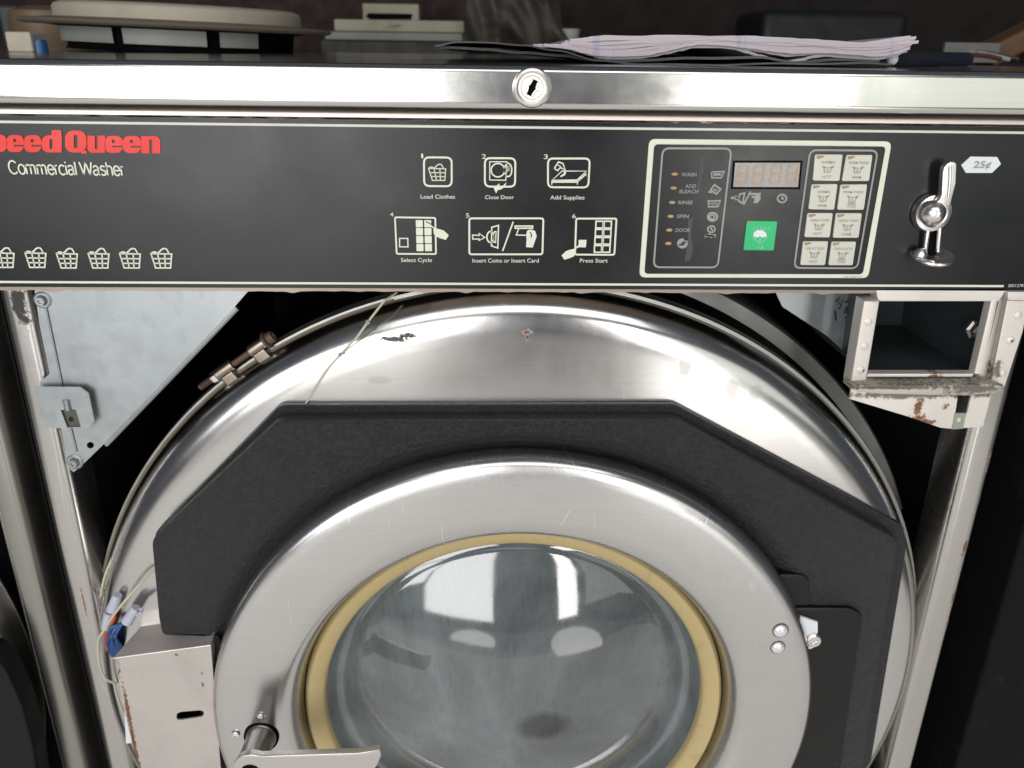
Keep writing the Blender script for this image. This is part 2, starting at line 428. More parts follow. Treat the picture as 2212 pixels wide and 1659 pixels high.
# ---- rail between lid and panel
zr0 = P(1106, 258, 0).z; zr1 = P(1106, 243, 0).z
r = MB(); pr = [(.006, zr1 + .0035), (.0005, zr1 + .0005), (-.0008, zr1 - .0004), (-.0014, zr1 - .0016), (-.0016, zr0 + .0004), (-.0012, zr0), (.004, zr0 - .0002)]
vs = [(x, y, z) for x in (-.40, .42) for (y, z) in pr]; m_ = len(pr)
r.add(vs, [[i, i + 1, m_ + i + 1, m_ + i] for i in range(m_ - 1)])
part('panel_rail', r, m_rail, wash)
part('lid_gap_shade', MB().box((-.40, .004, zr1 - .001), (.42, .03, zb + .004)), m_dark, wash)  # near-black bar paints the shaded gap below the lid lip

# ---- control panel
pt, pb = zr0 - .0002, P(1106, 624, 0).z
pn = MB()
# a sheet with slightly torn top edge
xsn = [(-.40 + .82 * i / 160) for i in range(161)]
top = [(x, pt + random.uniform(-.0007, .0005) - (.0006 if random.random() < .08 else 0)) for x in xsn]
pn.plate([(-.40, pb), (.42, pb)] + top[::-1], 0, .0025)
panel = part('control_panel', pn, m_panel, wash, angle=20)
# folded steel lip under the panel with chipped paint
lp = MB(); zl0 = P(1106, 631, .001).z
low = [(x, zl0 + random.uniform(-.0003, .0003) - (.0009 if random.random() < .05 else 0)) for x in xsn]
lp.plate([(-.40, pb + .001)] + low + [(.42, pb + .001)], .0012, .012)
part('panel_lip', lp, steel('lip_steel', (.30, .25, .21), .5, 'x', .6, .1), wash, angle=20)

PY = -.0005
pr1 = MB()
for (va, vb) in ((263.5, 287.5), ):
    pass
def hline(mb, v, w, x0, x1, mi=0):
    z = P(1106, v, 0).z; mb.ribbon([(x0, z), (x1, z)], w, PY, False, mi)
hline(pr1, 274.8, .0014, -.40, .42)
hline(pr1, 613.2, .0014, -.40, P(2119 + 276, 611, 0).x if False else XZ(2168, 615)[0])
letters(pr1, '202127R5', (2176, 619.5), (2214, 619.5), (2176, 613.5), PY, mi=0, bold=.0)
part('border_stripe', pr1, m_line, panel)

bd = MB()
# the word is cut by the picture's left edge, so its start is placed from the letter widths
def heavy(mb, kind, x0, w, y):
    """block letters of the badge: outline and counters in badge-area units, baseline near 290"""
    base = 288 + (x0 + w / 2) / 1022 * 9; hx = 109
    def rrp(x, yb, ww, hh, rad, n=5, cor=(1, 1, 1, 1)):
        out = []
        for (cx, cy, a0, on) in ((x + ww - rad, yb + hh - rad, 0, cor[0]), (x + rad, yb + hh - rad, 90, cor[1]), (x + rad, yb + rad, 180, cor[2]), (x + ww - rad, yb + rad, 270, cor[3])):
            if on: out += [(cx + rad * math.cos(math.radians(a0 + 90 * k / n)), cy + rad * math.sin(math.radians(a0 + 90 * k / n))) for k in range(n + 1)]
            else: out.append((cx + (rad if a0 in (0, 270) else -rad), cy + (rad if a0 in (0, 90) else -rad)))
        return out
    P2 = lambda pts: xz(zA([(x0 + a, base - b) for a, b in pts]))
    rad = .34 * w; holes = []; ps = []
    if kind == 'e':
        q = rrp(0, 0, w, hx, rad); k = len(q) // 4
        ps = [q + [(w, .33 * hx), (.44 * w, .33 * hx), (.44 * w, .42 * hx), (w, .42 * hx)]]; holes = [rrp(.40 * w, .58 * hx, .16 * w, .20 * hx, .05 * w)]
    elif kind == 'd':
        ps = [rrp(0, 0, w, hx, rad, cor=(0, 1, 1, 0))]; holes = [rrp(.40 * w, .20 * hx, .14 * w, .58 * hx, .05 * w)]
        mb.fill(P2([(.50 * w, hx - 2), (w, hx - 2), (w - 3, 142), (.50 * w, 142)]), y - .0001)
    elif kind == 'p':
        ps = [rrp(0, 0, w, hx, rad, cor=(1, 0, 0, 1))]; holes = [rrp(.46 * w, .20 * hx, .14 * w, .58 * hx, .05 * w)]
        mb.fill(P2([(0, 2), (.5 * w, 2), (.5 * w, -36), (0, -36)]), y - .0001)
    elif kind == 'Q':
        ps = [rrp(0, 0, w, 141, .38 * w)]; holes = [rrp(.41 * w, 28, .17 * w, 86, .08 * w)]
        mb.fill(P2([(.55 * w, 30), (.72 * w, 34), (1.02 * w, 8), (1.02 * w, -6), (.80 * w, -8)]), y - .0001)
    elif kind == 'u':
        ps = [[(0, hx), (.43 * w, hx), (.43 * w, .22 * hx), (.57 * w, .22 * hx), (.57 * w, hx), (w, hx), (w, 0)] + [(.3 * w - .3 * w * math.sin(math.radians(t)), .3 * w - .3 * w * math.cos(math.radians(t))) for t in range(0, 91, 18)]]
    elif kind == 'n':
        ps = [[(w, 0), (.57 * w, 0), (.57 * w, .80 * hx), (.43 * w, .80 * hx), (.43 * w, 0), (0, 0), (0, hx)] + [(.7 * w + .3 * w * math.sin(math.radians(t)), hx - .3 * w + .3 * w * math.cos(math.radians(t))) for t in range(0, 91, 18)]]
    elif kind == 'S':
        q = rrp(0, 0, w, 141, rad)
        n4 = len(q) // 4
        ps = [q[:n4] + q[n4:2 * n4] + [(0, 60), (.62 * w, 46), (.62 * w, 38), (0, 38)] + q[2 * n4:3 * n4] + q[3 * n4:] + [(w, 82), (.42 * w, 96), (.42 * w, 104), (w, 104)]]
    for p in ps:
        L = [P2(p)] + [P2(h_) for h_ in holes]
        flat = [(a, y, b) for l_ in L for a, b in l_]
        mb.add(flat, [list(t_) for t_ in tessellate_polygon([[Vector((a, b, 0)) for a, b in l_] for l_ in L])])
for kind, xa, xb in (('S', -190, -72), ('p', -66, 44), ('e', 44, 152), ('e', 156, 264), ('d', 268, 394), ('Q', 418, 552), ('u', 560, 670), ('e', 670, 784), ('e', 786, 900), ('n', 904, 1022)):
    heavy(bd, kind, xa, xb - xa + 3, PY)
lab(part('badge_lettering', bd, m_red, panel), 'bold red lettering at the left of the black panel')
def arc(cx, cy, rx, ry, a0, a1, n=12): return [(cx + rx * math.cos(math.radians(a0 + (a1 - a0) * k / n)), cy + ry * math.sin(math.radians(a0 + (a1 - a0) * k / n))) for k in range(n + 1)]
GL = {'C': (.74, [arc(.38, .5, .34, .5, 42, 318, 18)]), 'o': (.58, [arc(.28, .36, .25, .37, 0, 360, 18)]),
 'm': (.86, [[(.06, 0), (.06, .72)], [(.06, .5)] + arc(.24, .52, .16, .2, 150, 0, 6) + [(.40, 0)], [(.40, .5)] + arc(.57, .52, .16, .2, 150, 0, 6) + [(.73, 0)]]),
 'e': (.56, [[(.03, .38), (.51, .38)] + arc(.27, .36, .24, .37, 4, 325, 16)]), 'r': (.33, [[(.06, 0), (.06, .72)], [(.06, .48)] + arc(.22, .50, .15, .2, 160, 85, 5)]),
 'c': (.52, [arc(.27, .36, .24, .37, 45, 315, 14)]), 'i': (.18, [[(.07, 0), (.07, .72)], [(.07, .88), (.07, 1.0)]]),
 'a': (.56, [arc(.24, .52, .18, .20, 165, 10, 8) + [(.43, .5), (.43, .08), (.50, 0)], [(.43, .42), (.20, .38)] + arc(.20, .19, .16, .19, 90, 290, 8) + [(.43, .18)]]),
 'l': (.18, [[(.07, 0), (.07, 1)]]), ' ': (.26, []), 'W': (.98, [[(.0, 1), (.23, 0)], [(.23, 0), (.47, 1)], [(.47, 1), (.71, 0)], [(.71, 0), (.94, 1)]]),
 's': (.50, [arc(.24, .54, .17, .18, 30, 180, 6) + [(.10, .44), (.38, .33)] + arc(.24, .18, .18, .18, 25, -155, 8)]),
 'h': (.56, [[(.06, 0), (.06, 1)], [(.06, .5)] + arc(.26, .50, .19, .22, 150, 0, 6) + [(.45, 0)]])}
cw = MB(); word = 'Commercial Washer'; tot = sum(GL[c][0] for c in word) - .1
a_, b_, t_ = Vector(XZ(22, 375)), Vector(XZ(269, 379)), Vector(XZ(22, 347)); px = 0
for c_ in word:
    for st_ in GL[c_][1]: cw.ribbon([tuple(a_ + (b_ - a_) * ((px + x) / tot) + Vector((0, y * (t_ - a_).y))) for x, y in st_], .00085, PY)
    px += GL[c_][0]
lab(part('subtitle_lettering', cw, m_print, panel), 'cream lettering below the red lettering')

def basket(mb, x0, y0, s, zz, w):
    q = lambda pts: xz(zz([(x0 + s * a, y0 + s * b) for a, b in pts]))
    mb.ribbon(q([(0, 0), (132, 3), (125, 92), (30, 92)]), w, PY, True)
    mb.ribbon(q([(9, 32), (130, 33)]), w, PY); mb.ribbon(q([(19, 62), (127, 63)]), w, PY)
    mb.ribbon(q([(42, 1), (62, 92)]), w, PY); mb.ribbon(q([(87, 2), (92, 92)]), w, PY)
    mb.ribbon(q([(0, 0), (16, -10), (28, -10), (40, -2), (55, -12), (68, -26), (82, -33), (98, -30), (108, -14), (116, 2)]), w, PY)
for k, x0 in enumerate((965, 765, 565, 363, 163, -40)):
    b = MB(); basket(b, x0, 936 - (4 if x0 < 300 else 0), 1, zA, .00085)
    part('basket_icon', b, m_print, panel)

# ---- the six pictograms
def rib(mb, pts, w=.0007, closed=False, z=zB, mi=0, y=PY): mb.ribbon(xz(z(pts)), w, y, closed, mi)
def rr(mb, quad, rad, w, z=zB, mi=0, y=PY): mb.ribbon(rrect(xz(z(quad)), rad), w, y, True, mi)
def el(mb, c, rx, ry, w, z=zB, mi=0, a0=0, a1=2 * math.pi, n=24):
    cl = abs(a1 - a0) > 6.2; mb.ribbon(xz(z(circ(c, rx, ry, n, a0, a1, cl))), w, PY, cl, mi)
def wr(mb, t, x0, x1, yb, yt, z=zB, mi=0, bold=.004, y=PY):
    a, b, c = z([(x0, yb), (x1, yb), (x0, yt)]); letters(mb, t, a, b, c, y, bold=bold, mi=mi)
PX = PY - .0003
i1 = MB(); rr(i1, [(420, 198), (650, 200), (650, 438), (422, 436)], .0032, .0011); basket(i1, 458, 290, 1.08, zB, .0006)
wr(i1, '1', 398, 414, 205, 168); wr(i1, 'Load Clothes', 393, 678, 540, 508)
i2 = MB(); rr(i2, [(925, 205), (1178, 206), (1175, 442), (925, 440)], .0032, .0011)
rib(i2, [(965, 235), (1108, 235), (1098, 388), (965, 386)], .0006, True); el(i2, (1033, 305), 56, 56, .0008); el(i2, (1118, 303), 30, 55, .0008)
for q in (0, 16, 30): rib(i2, [(1100, 290 + q), (1130, 272 + q)], .0004)
i2.fill(xz(zB([(1105, 402), (1092, 440), (1062, 462), (1030, 470), (1018, 498), (998, 450), (1048, 412), (1042, 440), (1075, 432)])), PX)
wr(i2, '2', 900, 934, 210, 172); wr(i2, 'Close Door', 926, 1166, 544, 513)
i3 = MB(); rr(i3, [(1448, 208), (1795, 208), (1782, 448), (1448, 446)], .0030, .0011)
rib(i3, [(1484, 386), (1565, 312), (1765, 312), (1690, 386)], .0007, True); rib(i3, [(1480, 425), (1480, 395), (1692, 395), (1762, 330), (1762, 352)], .0007); rib(i3, [(1484, 405), (1692, 405), (1692, 425)], .0006)
rib(i3, [(1695, 400), (1762, 340)], .0006)
rib(i3, [(1500, 290), (1535, 236), (1572, 250), (1590, 300), (1550, 283), (1528, 308), (1500, 290)], .0008)
rib(i3, [(1528, 262), (1555, 275)], .0005); i3.fill(xz(zB([(1585, 295), (1602, 312), (1590, 345), (1555, 362), (1545, 355), (1578, 330)])), PX)
wr(i3, '3', 1412, 1446, 212, 174); wr(i3, 'Add Supplies', 1466, 1750, 547, 514)
def hand(mb, tip, d, s=1., mi=0):
    """pointing hand: tip, direction towards the wrist (+1 right, -1 left), drawn filled"""
    x, y = tip
    pts = [(0, 0), (-6, 14), (6, 26), (60, 50), (62, 95), (80, 120), (115, 135), (165, 150), (190, 110), (150, 72), (110, 58), (78, 52), (20, 2)]
    mb.fill(xz(zB([(x + d * a * s, y + b * s) for a, b in pts])), PX, mi)
i4 = MB(); rr(i4, [(180, 695), (514, 700), (520, 1000), (194, 998)], .0010, .0010)
for r_ in range(4):
    for c_ in range(2):
        x, y = 352 + 70 * c_ + 2 * r_, 718 + 66 * r_
        i4.fill(rrect(xz(zB([(x, y), (x + 58, y), (x + 59, y + 60), (x + 1, y + 60)])), .0005), PY)
rib(i4, [(218, 870), (286, 870), (288, 940), (218, 940)], .0007, True)
hand(i4, (440, 735), 1, .98, 0); i4.ribbon(xz(zB([(436, 728), (480, 752), (505, 775)])), .0005, PX - .0002, False, 1)
wr(i4, '4', 140, 168, 688, 655); wr(i4, 'Select Cycle', 230, 487, 1065, 1033)
i5 = MB(); rr(i5, [(796, 704), (1410, 704), (1402, 1002), (796, 1002)], .0016, .0011)
rib(i5, [(823, 842), (878, 845), (876, 828), (925, 862), (876, 888), (878, 875), (825, 876)], .0007, True)
el(i5, (972, 858), 30, 46, .0009); rib(i5, [(982, 778), (1038, 762), (1032, 950), (980, 932)], .0008, True); rib(i5, [(1003, 815), (1018, 812), (1014, 905), (1000, 902)], .0006, True)
rib(i5, [(1160, 732), (1072, 975)], .0009)
rib(i5, [(1176, 768), (1320, 768), (1320, 786), (1176, 786)], .0009, True); rib(i5, [(1205, 790), (1185, 842), (1268, 844)], .0007)
i5.fill(xz(zB([(1275, 805), (1300, 795), (1340, 805), (1355, 850), (1332, 915), (1322, 945), (1266, 942), (1270, 880), (1268, 835)])), PX); i5.ribbon(xz(zB([(1300, 815), (1312, 840), (1306, 862)])), .0006, PX - .0002, False, 1)
wr(i5, '5', 768, 796, 697, 662); wr(i5, 'Insert Coins or Insert Card', 822, 1372, 1070, 1037)
i6 = MB(); rr(i6, [(1682, 706), (2016, 706), (1998, 1006), (1672, 1004)], .0012, .0011)
for r_ in range(4):
    for c_ in range(2):
        x, y = 1846 - 4 * r_ + 68 * c_, 728 + 67 * r_
        rib(i6, [(x, y), (x + 60, y), (x + 58, y + 56), (x - 2, y + 56)], .0009, True)
i6.fill(rrect(xz(zB([(1702, 882), (1768, 882), (1762, 945), (1700, 943)])), .0005), PY)
hand(i6, (1735, 908), -1, .92, 0)
wr(i6, '6', 1648, 1678, 703, 668); wr(i6, 'Press Start', 1712, 1942, 1070, 1038)
for b, t in ((i1, 'laundry basket pictogram over Load Clothes'), (i2, 'washer door pictogram over Close Door'), (i3, 'detergent cup pictogram over Add Supplies'), (i4, 'keypad and hand pictogram over Select Cycle'), (i5, 'coin and card pictogram over Insert Coins or Insert Card'), (i6, 'hand and start key pictogram over Press Start')):
    lab(part('instruction_pictogram', b, [m_print, m_panel], panel), t)

# ---- keypad
kp = MB()
qo = xz(zC([(122, 46), (2216, 68), (2012, 1248), (36, 1242)]))
kp.plate(rrect(qo, .004), -.0012, .0, b=.0003, mi=0)
qi = xz(zC([(165, 92), (2160, 112), (1962, 1212), (80, 1208)]))
kp.fill(rrect(qi, .0025), -.0016, 1)
keypad = part('keypad_membrane', kp, [m_print, m_gloss], panel)
m_smear = plain('smear_grey', (.045, .046, .048), .55)
pf = MB()
K = -.0020
def rk(pts, w=.0006, closed=False, mi=0): pf.ribbon(xz(zC(pts)), w, K, closed, mi)
pf.ribbon(rrect(xz(zC([(236, 126), (828, 128), (710, 1152), (158, 1150)])), .004), .0011, K, True, 1)
pf.ribbon(rrect(xz(zC([(1505, 142), (2088, 146), (1912, 1160), (1368, 1156)])), .004), .0011, K, True, 1)
for t, a, b, yb, yt in (('WASH', 395, 525, 368, 336), ('ADD', 428, 520, 466, 436), ('BLEACH', 378, 540, 512, 482), ('RINSE', 368, 492, 607, 577), ('SPIN', 357, 458, 726, 696), ('DOOR', 345, 470, 845, 815)):
    p0, p1, p2 = zC([(a, yb), (b, yb), (a, yt)]); letters(pf, t, p0, p1, p2, K, bold=.015, shear=.08, mi=2)
pf.fill(xz(zC(circ((406, 945), 46, 44))), K, 2)
for q in ((-30, 22), (-6, 4), (14, -22)): pf.ribbon(xz(zC([(406 + q[0], 950 + q[1] - 14), (440 + q[0] * .6, 930 + q[1])])), .0011, K - .0002, False, 3)
rk([(655, 330), (765, 326), (740, 380), (660, 380), (655, 330)], .0009, mi=2); rk([(672, 352), (740, 350)], .0014, mi=2)
rk([(680, 440), (735, 478), (700, 520), (648, 486)], .0010, True, 2); rk([(628, 500), (660, 506)], .0010, mi=2); rk([(672, 478), (705, 492)], .0009, mi=2)
rk([(628, 580), (732, 576), (712, 628), (632, 630)], .0009, True, 2); rk([(630, 602), (725, 600)], .0008, mi=2); rk([(662, 580), (662, 628)], .0006, mi=2); rk([(695, 580), (693, 628)], .0006, mi=2)
pf.ribbon(xz(zC(circ((665, 716), 40, 34))), .0012, K, True, 2); pf.ribbon(xz(zC(circ((662, 718), 20, 17))), .0009, K, True, 2)
pf.ribbon(xz(zC(circ((655, 822), 32, 28))), .0009, K, True, 2); rk([(598, 885), (640, 870), (655, 886), (692, 872)], .0016, mi=2); rk([(600, 872), (695, 888)], .0009, mi=2); rk([(640, 800), (672, 842)], .0009, mi=2)
rk([(822, 552), (880, 552)], .0014, mi=2); rk([(858, 535), (888, 556), (860, 572)], .0012, mi=2); rk([(900, 520), (940, 512), (925, 600), (890, 580)], .0011, True, 2)
rk([(992, 498), (930, 615)], .0011, mi=2); rk([(990, 520), (1070, 518), (1068, 545), (1000, 545)], .0013, mi=2)
pf.fill(xz(zC([(1035, 520), (1070, 518), (1080, 560), (1055, 598), (1015, 596)])), K - .0001, 2)
pf.ribbon(xz(zC(circ((1263, 558), 38, 34))), .0011, K, True, 2); rk([(1263, 540), (1263, 560), (1282, 560)], .0010, mi=2)
# rubbed smears on the film
pf.fill(xz(zC([(560, 200), (600, 190), (590, 330), (545, 520), (520, 520), (545, 330)])), K + .0002, 4)
pf.fill(xz(zC([(455, 735), (500, 725), (480, 880), (500, 1000), (470, 1095), (425, 1100), (450, 950)])), K + .0002, 4)
letters(pf, '8021982-01', *zC([(1795, 1247), (1950, 1247), (1795, 1230)]), K - .0001, mi=1)
m_off = plain('keypad_icon_print', (.28, .29, .27), .5)
part('keypad_print', pf, [m_print, m_grey, m_off, m_gloss, m_smear], panel)

m_amber = plain('amber_lens', (.40, .26, .12), .4)
for (x, y) in ((340, 348), (330, 468), (318, 592), (305, 712), (293, 830), (285, 945)):
    b = MB(); b.plate(xz(zC(circ((x, y), 27, 13))), -.0021, -.0014)
    part('indicator_light', b, m_amber, panel)
dsp = MB(); m_lcd = plain('display_grey', (.20, .215, .225), .25, 0, .05); m_seg = plain('segment_orange', (.40, .24, .14), .4, 0, .05)
dq = xz(zC([(852, 242), (1432, 242), (1410, 470), (834, 468)]))
dsp.plate(dq, -.0018, -.0012); dsp.ribbon(dq, .0012, -.0019, True, 2)
def digit(x, y):
    sk = lambda a, b: (x + a - (b * .14), y + b)
    h = 68
    for seg in (((10, 4), (78, 4)), ((10, 78), (78, 78)), ((10, 152), (78, 152)), ((2, 8), (2, 72)), ((2, 84), (2, 148)), ((86, 8), (86, 72)), ((86, 84), (86, 148))):
        dsp.ribbon(xz(zC([sk(*seg[0]), sk(*seg[1])])), .0014, -.0021, False, 1)
for x in (893, 1033, 1180, 1320): digit(x, 276)
lab(part('display_window', dsp, [m_lcd, m_seg, m_dark], panel), 'grey display window with orange digit segments')

m_key = paint('key_cream', (.50, .49, .42), .45, speck=.1)
m_kprint = plain('key_print', (.34, .34, .29), .6); m_wear = plain('key_wear', (.30, .24, .13), .6)
quads = [((1545, 178), (1785, 178), (1755, 408), (1525, 403)), ((1815, 182), (2040, 182), (2010, 408), (1775, 408)),
 ((1515, 435), (1740, 432), (1710, 655), (1488, 650)), ((1765, 437), (1995, 435), (1965, 655), (1735, 655)),
 ((1480, 682), (1700, 682), (1672, 893), (1453, 890)), ((1725, 683), (1950, 683), (1920, 896), (1698, 896)),
 ((1443, 925), (1660, 925), (1632, 1132), (1418, 1130)), ((1688, 928), (1900, 928), (1870, 1132), (1660, 1132))]
words = [('NORMAL', 'HOT'), ('PERM PRESS', 'WARM'), ('NORMAL', 'WARM'), ('PERM PRESS', 'COLD'), ('QUICK WASH', 'HOT'), ('QUICK WASH', 'WARM'), ('HEAVY SOIL', 'HOT'), ('DELICATE', 'COLD')]
for q, (a, b_) in zip(quads, words):
    b = MB(); Y0 = -.0027
    b.plate(rrect(xz(zC(q)), .0012), Y0, -.0015, b=.0004)
    def qp(s, t): # s across, t down
        x = (1 - t) * (q[0][0] + s * (q[1][0] - q[0][0])) + t * (q[3][0] + s * (q[2][0] - q[3][0]))
        y = q[0][1] + t * (q[3][1] - q[0][1]); return (x, y)
    wa = .14 if len(a) > 6 else .26
    letters(b, a, *zC([qp(wa, .34), qp(1 - wa + .02, .34), qp(wa, .25)]), Y0 - .0003, bold=.015, mi=1)
    letters(b, b_, *zC([qp(.33, .90), qp(.67, .90), qp(.33, .80)]), Y0 - .0003, bold=.015, mi=1)
    f = lambda pts: xz(zC([qp(*p) for p in pts]))
    b.ribbon(f([(.28, .46), (.36, .46), (.40, .68), (.60, .68), (.66, .46), (.74, .46)]), .0007, Y0 - .0003, False, 1)
    b.ribbon(f([(.36, .50), (.68, .50)]), .0005, Y0 - .0003, False, 1); b.ribbon(f([(.50, .54), (.50, .64)]), .0008, Y0 - .0003, False, 1)
    if b_ == 'COLD':
        for t in (.73, .77): b.ribbon(f([(.36, t), (.64, t)]), .0005, Y0 - .0003, False, 1)
    b.fill(f([(.05, .05), (.30, .04), (.34, .09), (.20, .15), (.08, .17)]), Y0 - .0002, 2)
    lab(part('cycle_button', b, [m_key, m_kprint, m_wear], panel), f'cream key marked {a} over {b_}')
m_green = plain('start_green', (.006, .42, .14), .4, 0, .08)
sb = MB(); sb.plate(rrect(xz(zC([(958, 748), (1222, 752), (1190, 1006), (928, 1002)])), .001), -.0027, -.0015, b=.0004)
m_pale = plain('worn_green', (.20, .56, .36), .5)
letters(sb, 'START', *zC([(1005, 830), (1160, 830), (1005, 800)]), -.0030, bold=.01, mi=2)
sb.fill(xz(zC([(1010, 880), (1018, 845), (1050, 826), (1090, 828), (1120, 850), (1130, 880), (1095, 893), (1070, 880), (1045, 893)])), -.0030, 1)
sb.ribbon(xz(zC([(1006, 888), (1072, 945), (1135, 888)])), .0006, -.0030, False, 2)
sb.ribbon(xz(zC([(1070, 895), (1070, 925)])), .0010, -.0030, False, 2)
letters(sb, '-/$', *zC([(1035, 988), (1100, 988), (1035, 962)]), -.0030, bold=.01, mi=2)
sb.fill(xz(zC([(970, 757), (1002, 757), (996, 775), (968, 773)])), -.0029, 3)
lab(part('start_button', sb, [m_green, m_white, m_pale, m_wear], panel), 'green start key with white fingertip')

# ---- price sticker and coin slot
st = MB(); st.plate(xz(zD([(1065, 232), (1330, 236), (1368, 308), (1278, 396), (1018, 396), (970, 318)])), -.0006, 0)
letters(st, '25¢', *zD([(1085, 345), (1255, 345), (1100, 278)]), -.0009, bold=.02, shear=.12, mi=1)
lab(part('price_sticker', st, [m_white, m_grey], panel), 'white hexagonal 25¢ sticker')
def D(x, y, Y): u, v = zD([(x, y)])[0]; return P(u, v, Y)
cs = MB()
qd = lambda pts, Y: [(p.x, p.z) for p in [D(a, b, Y) for a, b in pts]]
cs.plate(qd([(792, 390), (806, 340), (832, 308), (870, 284), (912, 284), (934, 306), (926, 500), (890, 640), (870, 720), (830, 755), (790, 740), (740, 700), (730, 690), (765, 655), (780, 620), (785, 500)], -.011), -.011, -.007, b=.0007)
cs.tube([D(865, 330, -.0115), D(862, 480, -.0115), D(845, 640, -.0112)], .0007, 8)
lev = part('coin_return_lever', cs, m_chrome, panel)
cb = MB(); c0 = D(665, 790, -.001)
cb.lathe(c0, [(.0118, 0), (.0118, -.002), (.0108, -.0045), (.0085, -.0050), (.0072, -.0040), (.0001, -.0038)], 40)
c1 = D(700, 805, -.010); cb.dome(c1 + Vector((0, .003, 0)), .0078, .0085, (0.15, -1, .1), 28)
part('coin_knob', cb, m_chrome, panel)
sl = MB()
for (a, b_) in (((648, 905), (608, 1190)), ((762, 895), (738, 1185))): sl.tube([D(*a, -.0035), D((a[0] + b_[0]) / 2, (a[1] + b_[1]) / 2, -.0042), D(*b_, -.0035)], .0016, 12)
sl.tube([D(655, 905, -.0035), D(675, 885, -.0038), D(735, 880, -.0038), D(752, 895, -.0035)], .0016, 10)
sl.plate(qd([(668, 900), (750, 895), (722, 1235), (625, 1235)], -.0022), -.0022, 0, mi=1)
part('coin_slot', sl, [m_chrome, m_dark], panel)
tr = MB(); t0 = D(685, 1240, -.006)
tr.lathe(t0, [(.0001, .0012), (.006, .0010), (.0100, -.0012), (.0122, -.0016), (.0128, -.0006), (.0118, .0008), (.006, .0030), (.0001, .0034)], 40, axis=(.04, .25, -1))
tr.dome(D(565, 1215, -.006), .0042, .004, (-.2, -1, .2), 20)
tr.tube([D(520, 1235, -.006), D(580, 1270, -.010), D(640, 1295, -.011), D(700, 1290, -.012)], .0018, 10)
part('coin_cup', tr, m_chrome, panel)

# ---- front posts
def post(pl, pr_, ret, name='front_post'):
    (ul, vl), (ur, vr) = pl, pr_
    xl, xr = P(ul, vl, .006).x, P(ur, vr, .006).x
    inner = xr if ret > 0 else xl
    b = MB(); z1 = zl0 + .02; z0 = .02
    lo, hi = min(xl, xr), max(xl, xr)
    # U-shaped folded profile (x, y), drawn from the outer rear to the inner rear
    o_, i_ = (lo, hi) if ret > 0 else (hi, lo); sgn = 1 if ret > 0 else -1
    pr2 = [(o_, .05), (o_, .012), (o_ + sgn * .0008, .0082), (o_ + sgn * .003, .0062), (o_ + sgn * .006, .006), (i_ - sgn * .006, .006), (i_ - sgn * .003, .0063), (i_ - sgn * .0008, .0085), (i_ + sgn * .0005, .012), (i_ + sgn * .003, .030), (i_ + sgn * .0035, .034), (i_ + sgn * .002, .034)]
    zs = [z0 + (z1 - z0) * q / 12 for q in range(13)]; m = len(pr2)
    b.add([(x, y, z) for z in zs for x, y in pr2], [[a * m + k, a * m + k + 1, (a + 1) * m + k + 1, (a + 1) * m + k] for a in range(12) for k in range(m - 1)])
    return part(name, b, m_post, wash, angle=50), lo, hi
postL, lx0, lx1 = post((104, 1094), (162, 1094), 1)
postR, rx0, rx1 = post((2045, 1140), (2108, 1140), -1)
print('posts', lx0, lx1, rx0, rx1, 'tub', AX.x - .316, AX.x + .316, 'LT', LT, 'axis', AX)

# ---- left gusset
YG = .004
g = MB()
go = [(262, -40), (262, 70), (300, 330), (375, 690), (300, 745), (330, 1085), (460, 1100), (515, 1395), (555, 1430), (605, 1390), (785, 1215), (802, 1222), (1790, 192), (1770, 180), (1862, 75), (1980, -40)]
hole = circ((681, 1226), 27, 25, 16)
sheet = lambda pts, Y, z: [(p.x, p.z) for p in [P(*q, Y) for q in z(pts)]]
g.plate(sheet(go, YG, zL), YG, YG + .0015, holes=[sheet(hole, YG, zL)])
g.tube([P(*q, YG - .0006) for q in zL([(335, 130), (400, 440), (470, 775)])], .0006, 8)
g.tube([P(*q, YG - .0006) for q in zL([(530, 1085), (578, 1275)])], .0006, 8)
g.tube([P(*q, YG + .0006) for q in zL([(802, 1222), (1300, 705), (1790, 192)])], .0016, 8)
gus = part('corner_gusset', g, m_galv, wash)
t = MB(); t.plate(sheet([(262, 785), (605, 788), (668, 835), (712, 1045), (665, 1098), (325, 1088)], -.002, zL), -.002, -.0008,
                  holes=[sheet([(457, 960), (570, 955), (610, 1088), (507, 1092)], -.002, zL)])
t.tube([P(*q, -.0022) for q in zL([(497, 880), (515, 960)])], .0022, 10)
part('gusset_tab', t, m_galv, gus)
t = MB(); m_olive = plain('clip_steel', (.10, .10, .075), .4, .6)
t.plate(sheet([(450, 955), (575, 948), (612, 1090), (505, 1096)], -.0003, zL), -.0003, .0015, holes=[sheet(circ((537, 1028), 20, 20, 14), -.0003, zL)])
part('clip_nut', t, m_olive, gus)
def screw(c, r, parent, mat=None, axis=(0, -1, 0), hx=True):
    b = MB(); b.lathe(c, [(r * 1.55, .001), (r * 1.6, -.0004), (r * 1.3, -.0012), (r, -.0012)], 24)
    b.lathe(c, [(r, -.0008), (r, -.0030), (r * .8, -.0038), (r * .45, -.0038), (r * .35, -.0030), (.00001, -.0030)], 6)
    return part('screw', b, mat or m_chrome, parent, angle=25)
screw(P(*zL([(322, 130)])[0], YG), .0034, gus, m_galv); screw(P(*zL([(566, 1350)])[0], YG), .0034, gus, m_galv)

